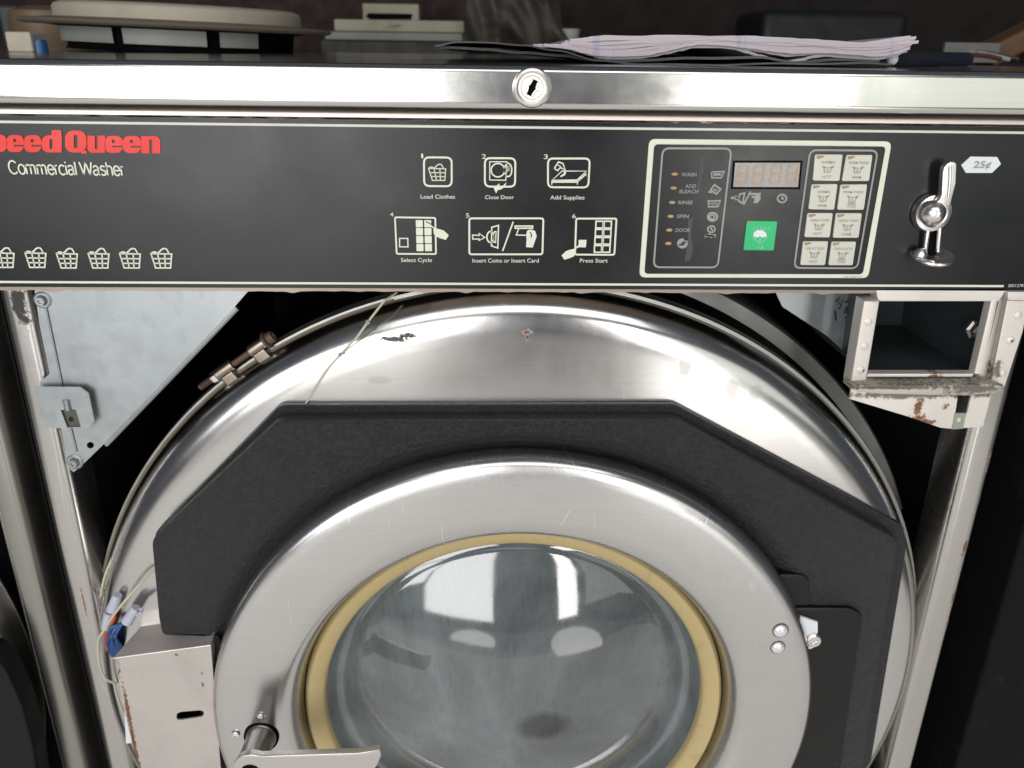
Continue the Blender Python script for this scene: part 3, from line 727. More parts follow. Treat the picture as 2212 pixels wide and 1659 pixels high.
# ---- outer tub
tb = MB()
f0 = .0
tb.lathe(ax(0), [(.306, .36), (.308, .05), (.308, .034), (.3135, .032), (.3165, .027), (.3165, .0215), (.3160, .0180), (.3148, .0140), (.3125, .0098), (.3095, .0060), (.3055, .0030), (.3010, .0010), (.2960, .0000), (.2910, -.0004), (.285, -.0006), (.24, -.0010), (.19, -.0010), (.19, .004), (.16, .01)], 200)
tub = part('outer_tub', tb, m_tub, wash, angle=60)
bn = MB()
bn.lathe(ax(0), [(.3160, .034), (.3190, .0335), (.3196, .0320), (.3196, .0225), (.3190, .0212), (.3166, .0208)], 200)
band = part('clamp_band', bn, m_band, wash, angle=40)
wp = MB(); wp.lathe(ax(0), [(.322, .058), (.332, .060), (.334, .064), (.334, .30), (.30, .31)], 60, math.radians(22), math.radians(96))
part('tub_wrapper', wp, plain('wrapper_grey', (.20, .195, .185), .45, .5, .2), tub, angle=50)
sg = MB()
pts = [ax(.0200) + Vector(((.3168 + .0003 * math.sin(k * 1.7)) * math.cos(a), random.uniform(-.0003, .0003), (.3168) * math.sin(a))) for k, a in enumerate([math.radians(105 + 78 * q / 60) for q in range(61)])]
sg.tube(pts, .0009, 6)
part('sealant_bead', sg, m_seal, band)

# clamp bolt on the band
cbm = MB()
pA, pB = P(*zL([(1510, 790)])[0], .02), P(*zL([(2040, 415)])[0], .02)
dirv = (pB - pA).normalized(); perp = Vector((0, -1, 0)).cross(dirv)
cbm.tube([pA, pA.lerp(pB, .45), pB], .0022, 10, mi=1)
for k in range(12): cbm.lathe(pA.lerp(pB, .02 + .012 * k), [(.0020, -.0004), (.0026, 0), (.0020, .0004)], 10, axis=tuple(dirv), mi=1)
for t_, L in ((.36, .0070), (.82, .0062)):
    c = pA.lerp(pB, t_); cbm.lathe(c, [(.0001, -L), (.0040, -L), (.0044, -L + .001), (.0044, L - .001), (.0040, L), (.0001, L)], 20, axis=tuple(dirv))
    d = c - ax(c.y); q = c - d.normalized() * .007
    cbm.obox(q, (.0050, .005, .0052), dirv.to_track_quat('X', 'Y').to_matrix(), .0015)
c = pA.lerp(pB, .225); cbm.lathe(c, [(.0001, -.0024), (.0040, -.0024), (.0044, 0), (.0040, .0024), (.0001, .0024)], 6, axis=tuple(dirv), mi=2)
c = pA.lerp(pB, .97); cbm.lathe(c, [(.0052, -.0026), (.0060, -.0016), (.0060, -.0008), (.0040, 0), (.0042, .003), (.0035, .0042), (.0022, .0042), (.0018, .003), (.0001, .003)], 20, axis=tuple(dirv), mi=1)
part('clamp_bolt', cbm, [m_brass, m_rusty, m_chrome], band)

# ---- drum seen through the glass
n = N('drum_perforated')
vmap = n.map(scale=(1, 1, 1)); hol = n.ramp(n.voro(95, vmap, 'F1'), .20, .28)
m_drum = n.set(n.mix(hol, (.02, .02, .02), (.42, .43, .44)), .38, n.ramp(hol, 0, 1, 0., .9))
dr = MB(); dr.lathe(ax(0), [(.165, .012), (.20, .03), (.245, .05), (.252, .08), (.252, .30), (.24, .315), (.0001, .32)], 96)
drum = part('drum', dr, m_drum, wash)
for a in (90, 210, 330):
    q = math.radians(a); b = MB(); d = Vector((math.cos(q), 0, math.sin(q))); tn = Vector((-math.sin(q), 0, math.cos(q)))
    pa = ax(.07) + d * .252; pc = ax(.30) + d * .252
    b.add([pa + tn * .035, pa - tn * .035, pc - tn * .035, pc + tn * .035, pa - d * .05 + Vector((0, .02, 0)), pc - d * .05], [[0, 1, 4], [1, 2, 5, 4], [2, 3, 5], [3, 0, 4, 5]])
    part('drum_paddle', b, m_drum, drum)

# ---- black shroud
YS = -.0195
so = [(598, 910), (1462, 907), (1943, 1168), (1860, 1690), (1760, 1900), (1100, 2050), (430, 2000), (470, 1376), (350, 1374), (342, 1340), (327, 1178), (330, 1165)]
sbk = [(p.x, p.z) for p in [P(u, v, YS) for u, v in so]]
def smooth_poly(p, r, n=4):
    out = []; m = len(p)
    for i in range(m):
        q = Vector(p[i]); a = Vector(p[i - 1]) - q; b = Vector(p[(i + 1) % m]) - q
        ra = min(r, a.length * .4); rb = min(r, b.length * .4)
        for k in range(n + 1):
            t_ = k / n; out.append(tuple(q + a.normalized() * ra * (1 - t_) ** 2 + b.normalized() * rb * t_ ** 2))
    return out
sh = MB()
outl = smooth_poly(sbk, .004)
cut = circ((AX.x, AX.z), .232, .232, 120)
# face with a round opening, then the dished ring round the door
sh.plate(outl, YS, -.0035, holes=[cut], b=.002)
sh.lathe(ax(0), [(.232, YS), (.229, YS + .0006), (.224, YS + .004), (.219, YS + .010), (.205, YS + .0165), (.17, YS + .017)], 160)
# stepped ledge along the back edge
led = [(p.x, p.z) for p in [P(u, v, -.004) for u, v in [(606, 873), (1456, 871), (1950, 1133), (1956, 1180), (1880, 1640), (1700, 1900), (450, 1900), (480, 1340), (345, 1335), (336, 1150)]]]
sh.plate(smooth_poly(led, .004), -.0065, -.0015, holes=[circ((AX.x, AX.z), .2, .2, 60)], b=.0015)
shroud = part('front_shroud', sh, m_shroud, wash, angle=40)
# hinge pocket: smoother black plates with rounded corners
hp = MB()
hq = lambda pts, Y: [(p.x, p.z) for p in [P(*q, Y) for q in zRL(pts)]]
hp.plate(smooth_poly(hq([(640, 296), (800, 298), (845, 330), (850, 500), (640, 500)], YS - .002), .004), YS - .002, YS + .002, b=.0012)
hp.plate(smooth_poly(hq([(700, 508), (1120, 512), (1185, 560), (1020, 1700), (700, 1700)], YS - .0035), .006), YS - .0035, YS + .002, b=.0015)
m_hinge = paint('hinge_black', (.005, .0048, .0048), .42, speck=.15); m_hinge.node_tree.nodes['Principled BSDF'].inputs['Specular IOR Level'].default_value = .3
hinge = part('hinge_cover', hp, m_hinge, wash)
hb = MB(); hb.plate(hq([(700, 565), (795, 568), (898, 602), (898, 700), (880, 760), (848, 775), (700, 770)], -.0255), -.0255, -.0235, b=.0006)
part('hinge_leaf', hb, m_white, hinge)
b = MB(); c = P(*zRL([(866, 708)])[0], -.0255); b.lathe(c, [(.0056, 0), (.0056, -.002), (.0045, -.0032), (.0030, -.0032), (.0026, -.002), (.0001, -.002)], 24); part('hinge_bolt', b, m_chrome, hinge)

# ---- door
YF = -.0365
dp = [(.200, -.003), (.212, -.008), (.2172, -.016), (.2188, -.0235), (.2188, -.0275), (.2178, -.0312), (.2158, -.0341), (.2128, -.0358), (.2085, YF), (.205, -.0368), (.190, -.0372), (.176, -.0372), (.1690, -.0368), (.1640, -.0345), (.1608, -.0300), (.1588, -.0240), (.1572, -.0170), (.1568, -.004)]
d = MB(); d.lathe(ax(0), dp, 220)
door = part('door', d, m_door, wash, angle=60)
gk = MB(); gk.lathe(ax(0), [(.1567, -.010), (.1552, -.0165), (.1532, -.0185), (.1500, -.0180), (.1455, -.0155), (.1430, -.0138), (.1418, -.0120), (.1414, -.008), (.1416, .004)], 160)
part('door_gasket', gk, m_yel, door)
# bowl-shaped glass with soap film
n = N('door_glass')
fm = n.noise(9, 7, .62, n.map(scale=(1, 1, .8)), .5); fs = n.noise(1, 4, .7, n.map(scale=(420, 60, 70), rot=(0, .25, 0)))
clr = n.blob((P(1172, 1560, -.02)), .024, .016, 40, .12, .45)
film = n.math('SUBTRACT', n.ramp(fm, .35, .7, .58, .90), n.math('MULTIPLY', n.ramp(fs, .50, .75), .16), True)
film = n.math('SUBTRACT', film, n.math('MULTIPLY', clr, .5), True)
g1 = n.t.nodes.new('ShaderNodeBsdfTransparent'); g1.inputs['Color'].default_value = (.55, .60, .61, 1)
d1 = n.t.nodes.new('ShaderNodeBsdfDiffuse'); n.link(n.mix(n.ramp(fm, .35, .7), (.105, .118, .122), (.185, .205, .212)), d1.inputs['Color'])
mx = n.t.nodes.new('ShaderNodeMixShader'); n.link(film, mx.inputs[0]); n.link(g1.outputs[0], mx.inputs[1]); n.link(d1.outputs[0], mx.inputs[2])
gl = n.t.nodes.new('ShaderNodeBsdfGlossy'); n.link(n.ramp(fm, .35, .7, .04, .12), gl.inputs['Roughness']); gl.inputs['Color'].default_value = (1, 1, 1, 1)
bp = n.t.nodes.new('ShaderNodeBump'); bp.inputs['Strength'].default_value = .22; bp.inputs['Distance'].default_value = .0030; n.link(n.noise(10, 1, .4, None, .4), bp.inputs['Height']); n.link(bp.outputs[0], gl.inputs['Normal'])
fr = n.t.nodes.new('ShaderNodeFresnel'); fr.inputs['IOR'].default_value = 1.85
mx2 = n.t.nodes.new('ShaderNodeMixShader'); n.link(fr.outputs[0], mx2.inputs[0]); n.link(mx.outputs[0], mx2.inputs[1]); n.link(gl.outputs[0], mx2.inputs[2])
n.link(mx2.outputs[0], n.t.nodes['Material Output'].inputs[0]); m_glass = n.m
gp = [(.1416, -.0085), (.1400, .0005), (.1372, .0060), (.1335, .0085), (.1298, .0078), (.1265, .0052)] + [(r_, .0035 - .0290 * (1 - (r_ / .1240) ** 2)) for r_ in [.1240 - .0056 * q for q in range(22)] + [.0001]]
gm = MB(); gm.lathe(ax(0), gp, 160); pass
lab(part('window_glass', gm, m_glass, door, angle=80, face=-1), 'bowl shaped door glass clouded by dried soap')
# handle
hc = P(566, 1588, YF); he = P(538, 1664, -.0725)
h = MB(); hdir = (he - hc); hl = hdir.length
h.lathe(hc, [(.0108, 0), (.0108, hl * .1), (.0100, hl * .12), (.0100, hl), (.0001, hl)], 40, axis=tuple(hdir.normalized()))
h.lathe(hc, [(.0125, -.001), (.0125, .0022), (.0108, .003)], 40, axis=tuple(hdir.normalized()), mi=1)
m_handle = plain('handle_grey', (.22, .21, .20), .34, .85, .1); m_alu = plain('handle_aluminium', (.60, .57, .55), .34, .85, .06)
part('handle_stem', h, [m_handle, m_dark], door, angle=40)
lv = MB(); YH = -.0765
ho = [(820, 1619), (824, 1632), (816, 1652), (802, 1672), (600, 1700), (545, 1703), (515, 1690), (502, 1664), (504, 1652), (512, 1640), (525, 1632), (545, 1630), (565, 1634), (585, 1633), (640, 1631), (700, 1629), (770, 1627), (800, 1623)]
lv.plate([(p.x, p.z) for p in [P(u, v, YH) for u, v in ho]], YH, YH + .0045, b=.0010)
cc = P(541, 1668, YH); lv.lathe(cc, [(.0066, .0005), (.0066, -.0004), (.0058, -.0005), (.0001, -.0005)], 32, mi=1)
part('door_handle', lv, [m_alu, m_dark], door, angle=40)
for (u, v) in ((565, 1545), (510, 1584)):
    c = P(u, v, YF); b = MB(); b.lathe(c, [(.0030, .0005), (.0032, -.0006), (.0026, -.0018), (.0014, -.0022), (.0010, -.0014), (.0001, -.0014)], 20)
    part('door_screw', b, m_chrome, door)
m_rivet = plain('rivet_pale', (.70, .69, .72), .30, .5, .05)
for (u, v, r_) in ((1686, 1362, .0052), (1680, 1398, .0048)):
    c = P(u, v, -.037); b = MB(); b.lathe(c, [(r_ * 1.12, .001), (r_ * 1.12, -.0003), (r_, -.0004)], 28, mi=1); b.dome(c + Vector((0, -.0002, 0)), r_, .0026, (0, -1, 0), 28)
    part('door_rivet', b, [m_rivet, m_rusty], door)

# ---- coin box housing at the right
YC = .0
zr = lambda pts, Y=YC: [(p.x, p.z) for p in [P(*q, Y) for q in zR(pts)]]
h = MB()
h.plate(zr([(945, 0), (2000, 0), (1925, 110), (1865, 108), (980, 108), (960, 90)]), YC, YC + .012, b=.0008)
h.plate(zr([(852, 104), (980, 104), (868, 770), (744, 768)], -.002), -.002, YC + .010, b=.0015)
h.plate(zr([(1866, 100), (1930, 62), (1800, 700), (1730, 686)], -.001), -.001, YC + .006, b=.0012)
h.plate(zr([(885, 684), (1730, 684), (1715, 712), (872, 712)], -.001), -.001, YC + .006, b=.0008)
h.plate(zr([(872, 712), (1715, 712), (1790, 690), (1935, 62), (2000, 60), (1862, 768), (862, 776)], .006), .006, YC + .010)
h.plate(zr([(1995, 100), (2170, 100), (2120, 350), (1975, 790), (1860, 765)], -.0005), -.0005, YC + .004, b=.0008)
h.plate(zr([(2000, 30), (2200, 30), (2190, 104), (2000, 100)], -.003), -.003, YC + .004, b=.0012)
hous = part('coin_box_housing', h, m_cream, wash)
h = MB()
for w_ in range(1):
    a = [P(*q, .008) for q in zR([(960, 60), (1880, 60), (1750, 700), (870, 700)])]; b_ = [q + Vector((0, .11, 0)) for q in a]
    h.add(a + b_, [[0, 1, 5, 4], [1, 2, 6, 5], [2, 3, 7, 6], [3, 0, 4, 7], [4, 5, 6, 7]])
m_boxin = plain('box_interior', (.045, .055, .058), .5, .3)
part('coin_box_chamber', h, m_boxin, hous)
b = MB(); c = P(2107, 711, .02); b.lathe(c, [(.0070, .003), (.0070, -.001), (.0052, -.002), (.0052, -.006), (.0035, -.008), (.0001, -.008)], 6); part('chamber_bolt', b, m_band, hous, angle=25)
for q in ((885, 272), (855, 465), (825, 655), (2080, 220), (2022, 418), (1955, 685)):
    b = MB(); b.dome(P(*zR([q])[0], -.0018 if q[0] < 1000 else -.0005), .0028, .0008, (0, -1, 0), 16); part('spot_weld', b, m_rusty if q[0] > 1900 and False else m_cream, hous)
h = MB()
ledge = [(760, 782), (900, 770), (1200, 776), (1860, 768), (1965, 782), (1955, 828), (1870, 850), (1740, 858), (1400, 862), (1000, 852), (820, 836), (752, 812)]
h.plate(zr(ledge, -.010), -.010, .004, b=.002)
part('coin_box_ledge', h, paint('dirty_ledge', (.42, .38, .32), .6, speck=.6, dirt=[(P(2100, 840, -.01), .03, .004), (P(1950, 836, -.01), .05, .002), (P(1900, 838, -.01), .03, .001)]), hous)
h = MB()
h.plate(zr([(750, 800), (1870, 840), (1800, 1108), (1560, 1126), (1460, 1116), (1180, 1020), (735, 886)], -.006), -.006, -.0045,
        holes=[zr([(1600, 858), (1705, 858), (1672, 1000), (1578, 1000)], -.006)], b=.0004)
apr = part('coin_box_apron', h, m_cream, hous) 
h = MB(); m_clipg = plain('clip_green', (.30, .33, .25), .45, .3)
h.plate(zr([(1580, 1000), (1668, 1000), (1640, 1122), (1556, 1128)], -.0068), -.0068, -.006, holes=[zr(circ((1612, 1056), 20, 20, 12), -.0068)])
part('clip_nut', h, m_clipg, hous)
# inner galvanised panel with pencilled marks
h = MB()
h.plate([(p.x, p.z) for p in [P(*q, .05) for q in zR([(120, -20), (870, -20), (850, 160), (790, 560), (720, 532), (560, 385), (200, 150)])]], .05, .0515)
m_mark = plain('marker_ink', (.02, .02, .025), .5)
for q in ([(625, 110), (660, 70), (640, 130), (690, 90), (650, 170)], [(700, 115), (735, 100), (745, 125), (700, 170), (745, 165)], [(690, 195), (725, 185), (730, 205), (705, 240), (735, 232)], [(620, 180), (628, 260)]):
    h.ribbon([(p.x, p.z) for p in [P(*w_, .0497) for w_ in zR(q)]], .0016, .0497, False, 1)
part('inner_panel', h, [m_galv, m_mark], wash)

# ---- sheet metal cover at the lower left
YB = -.028
zl = lambda pts, Y=YB: [(p.x, p.z) for p in [P(*q, Y) for q in zLL(pts)]]
h = MB()
slot = [(1118, 1335), (1125, 1312), (1150, 1302), (1270, 1292), (1292, 1300), (1294, 1320), (1280, 1334), (1150, 1354), (1126, 1352)]
h.plate(zl([(722, 964), (1338, 882), (1420, 1900), (1000, 1900), (860, 1580), (790, 1300), (745, 1060), (765, 1010)]), YB, YB + .0012, holes=[zl(slot)])
a = P(*zLL([(722, 964)])[0], YB); b_ = P(*zLL([(1338, 882)])[0], YB); c = P(*zLL([(1345, 1900)])[0], YB)
up = Vector((0, .0, .0015))
h.add([a + Vector((0, .0005, .0006)), b_ + Vector((0, .0005, .0006)), b_ + Vector((0, .030, .006)), a + Vector((.010, .030, .006))], [[0, 1, 2, 3]])
h.tube([a + Vector((0, .0006, 0)), b_ + Vector((0, .0006, 0))], .0009, 8)
h.add([b_ + Vector((0, .001, 0)), b_ + Vector((0, .03, 0)), c + Vector((0, .03, 0)), c + Vector((0, .001, 0))], [[0, 1, 2, 3]])
cover = part('latch_cover', h, m_box, wash)
h = MB(); h.plate(zl([(1000, 1250), (1400, 1220), (1400, 1480), (1000, 1480)], -.016), -.016, -.014); part('cover_slot_shade', h, m_dark, cover)  # dark plate added behind the slot, painting the shade inside the cover
h = MB(); h.plate(zl([(790, 1300), (800, 1290), (838, 1500), (800, 1504)], -.012), -.012, -.010); part('terminal_block', h, m_white, wash)

# ---- loose wires at the lower left
def wire(name, pts, r, mat, Yf=None, parent=wash, label=None):
    b = MB(); P3 = [P(*zLL([(x, y)])[0], Y) for x, y, Y in pts]
    out = []
    for i in range(len(P3) - 1):     # Catmull-Rom
        p0, p1, p2, p3 = P3[max(i - 1, 0)], P3[i], P3[i + 1], P3[min(i + 2, len(P3) - 1)]
        for k in range(6):
            t = k / 6; out.append(.5 * ((2 * p1) + (p2 - p0) * t + (2 * p0 - 5 * p1 + 4 * p2 - p3) * t * t + (3 * p1 - p0 - 3 * p2 + p3) * t ** 3))
    out.append(P3[-1]); b.tube(out, r, 8); o = part(name, b, mat, parent)
    if label: lab(o, label)
    return o
m_cord = plain('cream_cord', (.50, .49, .36), .5); m_orange = plain('orange_wire', (.60, .10, .03), .4); m_blue = plain('blue_wire', (.015, .07, .22), .4); m_cap = plain('cable_cap', (.46, .47, .56), .4)
wire('tie_cord', [(1000, 395, -.003), (950, 425, -.006), (880, 500, -.012), (800, 590, -.016), (720, 690, -.018), (650, 800, -.016), (625, 850, -.012), (625, 940, -.008), (640, 1030, -.005), (680, 1100, -.003), (760, 1125, .0)], .0009, m_cord)
wire('tie_cord', [(730, 260, .012), (705, 340, .010), (672, 420, .008), (650, 500, .006), (640, 570, .01)], .0008, m_cord)
wire('tie_cord', [(725, 1120, -.002), (735, 1170, -.004), (760, 1250, -.004), (790, 1320, 0), (770, 1350, .01)], .0008, m_cord)
cord = MB()
q = [(857, 632, .016), (830, 650, .005), (795, 695, -.002), (770, 730, -.004), (735, 765, -.003), (705, 800, -.0035), (680, 840, -.003), (664, 866, -.001), (655, 885, -.006)]
q = [P(*a) for a in q]; cord.tube(q, .00075, 8)
for k in (2, 4): cord.tube([q[k] + Vector((-.001, -.0006, .001)), q[k] + Vector((.001, -.0009, -.001))], .0010, 8, mi=1)
part('tie_cord', cord, [m_cord, m_grey], wash)
for k in range(4):
    wire('orange_wire', [(725 - 6 * k, 650, -.002), (722 - 5 * k, 720, -.004 + .001 * k), (690 - 8 * k, 790, -.003), (672 + 2 * k, 870, 0), (700, 960, .01)], .0011, m_orange)
random.seed(3)
for k in range(7):
    j = random.uniform(-10, 10)
    wire('blue_wire', [(795 - 4 * k, 728 + 3 * k, -.006), (760 - 9 * k, 775 + j, -.008), (735 - 8 * k + 8 * (k % 3), 830, -.009 + .001 * (k % 3)), (770 - 14 * k, 900 + j, -.002), (740, 1010, .005), (745, 1110, .006)], .0010, m_blue)
for (a, b_, Y) in (((748, 560), (712, 655), -.004), ((690, 672), (680, 765), -.002), ((865, 640), (805, 730), -.010)):
    b = MB(); pa, pb_ = P(*zLL([a])[0], Y), P(*zLL([b_])[0], Y); b.tube([pa, pa.lerp(pb_, .15), pb_], [.0030, .0034, .0042], 14); part('wire_cap', b, m_cap, wash)
wire('cap_strand', [(880, 650, -.010), (900, 648, -.012), (905, 660, -.012)], .0009, m_cap)
wire('cap_strand', [(868, 685, -.012), (890, 675, -.014), (902, 672, -.014)], .0011, m_cap)

# ================================================================== NEIGHBOURS
nb = thing('washing_machine', 'neighbouring steel washing machine cut off by the left edge, black door surround showing', 'washing machine', (-.85, .3, 0), 'washing machines side by side')
m_post2 = steel('neighbour_post_steel', (.34, .33, .30), .30, 'z', .5, .2)
x1 = P(44, 1094, .004).x; x0 = x1 - .016
b = MB(); pr2 = [(x1 + .0035, .034), (x1 + .0030, .016), (x1 + .0005, .010), (x1 - .001, .0065), (x1 - .004, .0045), (x0 + .003, .004), (x0 - .001, .006), (x0 - .003, .012), (x0 - .006, .034)]
m = len(pr2); zs = (.02, .5, zl0 - .0)
b.add([(x, y, z) for z in zs for x, y in pr2], [[a * m + k, a * m + k + 1, (a + 1) * m + k + 1, (a + 1) * m + k] for a in range(2) for k in range(m - 1)])
part('front_post', b, m_post2, nb, angle=50)
part('side_panel', MB().box((x1 + .004, .03, .02), (x1 + .0055, .7, LT - .03)), m_void, nb)
part('control_panel', MB().box((x0 - .66, -.001, zl0 + .002), (x1 + .002, .01, LT - .03), .001), m_panel, nb)
part('lid', MB().box((x0 - .66, -.0125, LT - .028), (x1 + .004, .7, LT - .001), .003), m_lid, nb)
ncx = x1 - .05 - .316
nax = Vector((P(80, 1430, .025).x - .3165, 0, AX.z + .006))
b = MB(); b.lathe(nax, [(.262, .30), (.268, .05), (.300, .034), (.3165, .027), (.3165, .022), (.3100, .0165), (.3090, .0100), (.3030, .0025), (.2945, -.0002), (.24, -.0010), (.19, -.0010)], 160)
part('outer_tub', b, m_tub, nb, angle=60)
b = MB(); b.plate(smooth_poly([(p.x, p.z) for p in [P(u, v, -.0195) for u, v in ((-300, 1405), (-18, 1412), (14, 1450), (46, 1520), (72, 1615), (86, 1720), (100, 1950), (-300, 1950))]], .006), -.0195, -.002, b=.003); part('front_shroud', b, plain('neighbour_black', (.004, .004, .004), .5, Specular_IOR_Level=.2), nb)
b = MB(); b.lathe(nax - Vector((.05, 0, .02)), dp, 120); part('door', b, m_door, nb, angle=60)
b = MB(); b.lathe(nax, [(.157, -.02), (.14, 0), (.1, .05), (.0001, .07)], 96); part('window_glass', b, m_glass, nb, face=-1)

# dark machine to the right
rb = thing('cabinet', 'black painted cabinet side beyond the right post, scuffed and dusty', 'cabinet', (.8, .4, 0))
n = N('dusty_black'); a = n.ramp(n.noise(30, 6, .75), .55, .8)
m_dust = n.set(n.mix(n.math('MULTIPLY', a, .5), (.003, .003, .003), (.03, .02, .015)), .8, None, Specular_IOR_Level=.15)
part('side_panel', MB().box((rx1 + .055, .03, .02), (rx1 + .65, .7, LT - .05), .004), m_dust, rb)

# ================================================================== THINGS ON THE LID
m_rim = paint('ring_brown', (.14, .11, .08), .55, speck=.2)
m_ivory = paint('ivory_plastic', (.34, .31, .24), .55, speck=.1)
m_pale2 = paint('pale_grey_plate', (.27, .285, .26), .5, speck=.15)
rc = Vector((P(398, 90, .45).x, .45, LT))
def at_lid(u, Y): return Vector((P(u, 110, Y).x, Y, LT))
ring = thing('agitator_base', 'round cream washer part with a wide brown rim lying on the machine, left', 'machine part', tuple(rc))
H = lambda v, Y, u=375: P(u, v, Y).z
tilt = Matrix.Rotation(math.radians(1.6), 3, 'Y')
def zl_(mb, prof, seg=96, mi=0, a0=0, a1=2 * math.pi):
    o = len(mb.v); mb.lathe((0, 0, 0), [(r_, h_) for r_, h_ in prof], seg, a0, a1, mi, axis=(0, 0, 1))
    for i in range(o, len(mb.v)): mb.v[i] = rc + tilt @ mb.v[i]
def hz_(v, r_): return P(385, v, .45 - r_).z - LT
RR = (P(715, 60, .45).x - P(60, 60, .45).x) / 2 * .97
h0, h1, h2 = hz_(58, RR), hz_(50, RR), hz_(44, RR)
b = MB(); zl_(b, [(RR * .80, h0), (RR * .965, h0), (RR * .99, h0 + .001), (RR, h1), (RR * .99, h2 - .0005), (RR * .96, h2), (RR * .78, h2 + .002)]); part('rim', b, m_rim, ring, angle=50)
rr_ = RR * .79; t1 = hz_(4, rr_); t0_ = h2 - .002
b = MB(); zl_(b, [(.0001, t1), (rr_ - .008, t1), (rr_ - .002, t1 - .002), (rr_, t1 - .005), (rr_, t0_), (.0001, t0_)]); part('cap', b, m_ivory, ring, angle=50)
rw = RR * .74; w0, w1 = .0005, h0 + .001
b = MB(); zl_(b, [(RR * .9, w1), (rw, w1 - .003), (rw * .98, w0 + .003), (rw, w0), (rw * .6, w0)]); part('well', b, m_dark, ring, angle=50)
pz0, pz1 = hz_(97, rw), hz_(63, rw)
for a0, a1 in ((-152, -104), (-99, -62), (-56, -36)):
    b = MB(); zl_(b, [(rw + .0005, pz0), (rw + .003, pz0), (rw + .004, pz1), (rw + .001, pz1)], 12, 0, math.radians(-a1), math.radians(-a0)); part('side_plate', b, m_pale2, ring, angle=30)

tag(MB().box((P(10, 80, .25).x, .25, LT), (P(66, 80, .25).x, .28, P(40, 68, .25).z), .002).build('block', plain('block_white', (.45, .40, .32), .6)), 'small off-white plastic block at the far left of the lid', 'block')
p = at_lid(88, .26); b = MB(); b.lathe(p, [(.0001, 0), (.006, 0), (.006, .008), (.005, .010), (.0001, .010)], 20, axis=(0, 0, 1))
tag(b.build('bottle_cap', m_blue), 'blue bottle cap between the white block and the round cream part', 'cap')
# cream rail boxes behind
def backbox(name, u0, v0, u1, v1, Y, d, mat, label, cat, bev=.003):
    a = P(u0, v1, Y); c = P(u1, v0, Y)
    z0 = a.z
    return tag(MB().box((a.x, Y, z0), (c.x, Y + d, c.z), bev).build(name, mat), label, cat)
m_cr2 = paint('cream_box', (.28, .265, .19), .55, speck=.1)
m_cr3 = paint('green_grey_box', (.19, .205, .175), .55, speck=.1)
zs_ = P(850, 88, .92).z
# a shelf plate behind the machine carries the rear clutter
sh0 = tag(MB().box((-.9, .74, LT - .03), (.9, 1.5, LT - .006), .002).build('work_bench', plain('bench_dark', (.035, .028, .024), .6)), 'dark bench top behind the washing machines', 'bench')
BT = LT - .006
def onbench(u0, u1, Y, z0, z1, d, name, mat, label, cat, bev=.002):
    a, c = P(u0, 60, Y).x, P(u1, 60, Y).x
    return tag(MB().box((a, Y, z0), (c, Y + d, z1), bev).build(name, mat), label, cat)
zz = lambda u, v, Y: P(u, v, Y).z
onbench(690, 1010, .905, BT, zz(850, 88, .9) - .0002, .10, 'tray_dark_box', plain('tray_box_dark', (.030, .024, .020), .6), 'added dark brown box filling the dark area under the grey-green tray', 'drawer')  # added box: holds up the tray and keeps the area below dark
onbench(700, 1000, .90, zz(850, 88, .9), zz(850, 70, .9), .10, 'tray', m_cr3, 'grey-green flat tray under the cream box at the back', 'tray')
o = thing('storage_box', 'long cream box with a scribbled mark on its front at the back', 'box', (P(850, 60, .9).x, .9, BT))
a, c = P(722, 60, .9), P(1003, 60, .9)
part('body', MB().box((a.x, .9, zz(850, 70, .9) + .0005), (c.x, 1.0, zz(850, 43, .9)), .002), m_cr2, o)
b = MB(); b.ribbon([(p.x, p.z) for p in [P(u, v, .898) for u, v in ((840, 58), (846, 52), (843, 60), (852, 53), (850, 60), (860, 54), (866, 56))]], .0012, .8975); part('scribble', b, m_mark, o)
o = thing('storage_box', 'small cream carton above the long cream box at the back', 'box', (P(840, 20, 1.05).x, 1.05, BT))
part('body', MB().box((P(783, 20, 1.05).x, 1.05, BT), (P(905, 20, 1.05).x, 1.12, zz(845, 8, 1.05)), .002), m_cr2, o)
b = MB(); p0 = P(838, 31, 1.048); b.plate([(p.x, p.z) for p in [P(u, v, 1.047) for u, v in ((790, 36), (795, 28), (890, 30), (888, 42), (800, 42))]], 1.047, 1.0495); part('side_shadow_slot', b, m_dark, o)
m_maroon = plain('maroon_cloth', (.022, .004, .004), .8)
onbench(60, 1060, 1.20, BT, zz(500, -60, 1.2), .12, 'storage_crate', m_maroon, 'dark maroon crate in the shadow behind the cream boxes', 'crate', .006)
# items in the far left corner
o = tag(MB().box((P(2, 60, .95).x, .95, BT), (P(45, 60, .95).x, 1.0, zz(20, 12, .95)), .004).build('jar_stack', plain('blue_grey', (.045, .055, .07), .5)), 'dark blue-grey container in the upper left corner', 'container')
b = MB(); pc = P(110, 60, .85); b.lathe((pc.x, .85, BT), [(.0001, 0), (.045, 0), (.055, .03), (.052, .055), (.03, .062), (.0001, .063)], 32, axis=(0, 0, 1))
tag(b.build('bowl', plain('bowl_brown', (.16, .11, .06), .5)), 'brown upturned bowl behind the rim of the round part', 'bowl')
b = MB(); pc = P(905, 60, 1.0)
for (u, v, w_) in ((902, 8, .016), (870, 38, .010)):
    pass
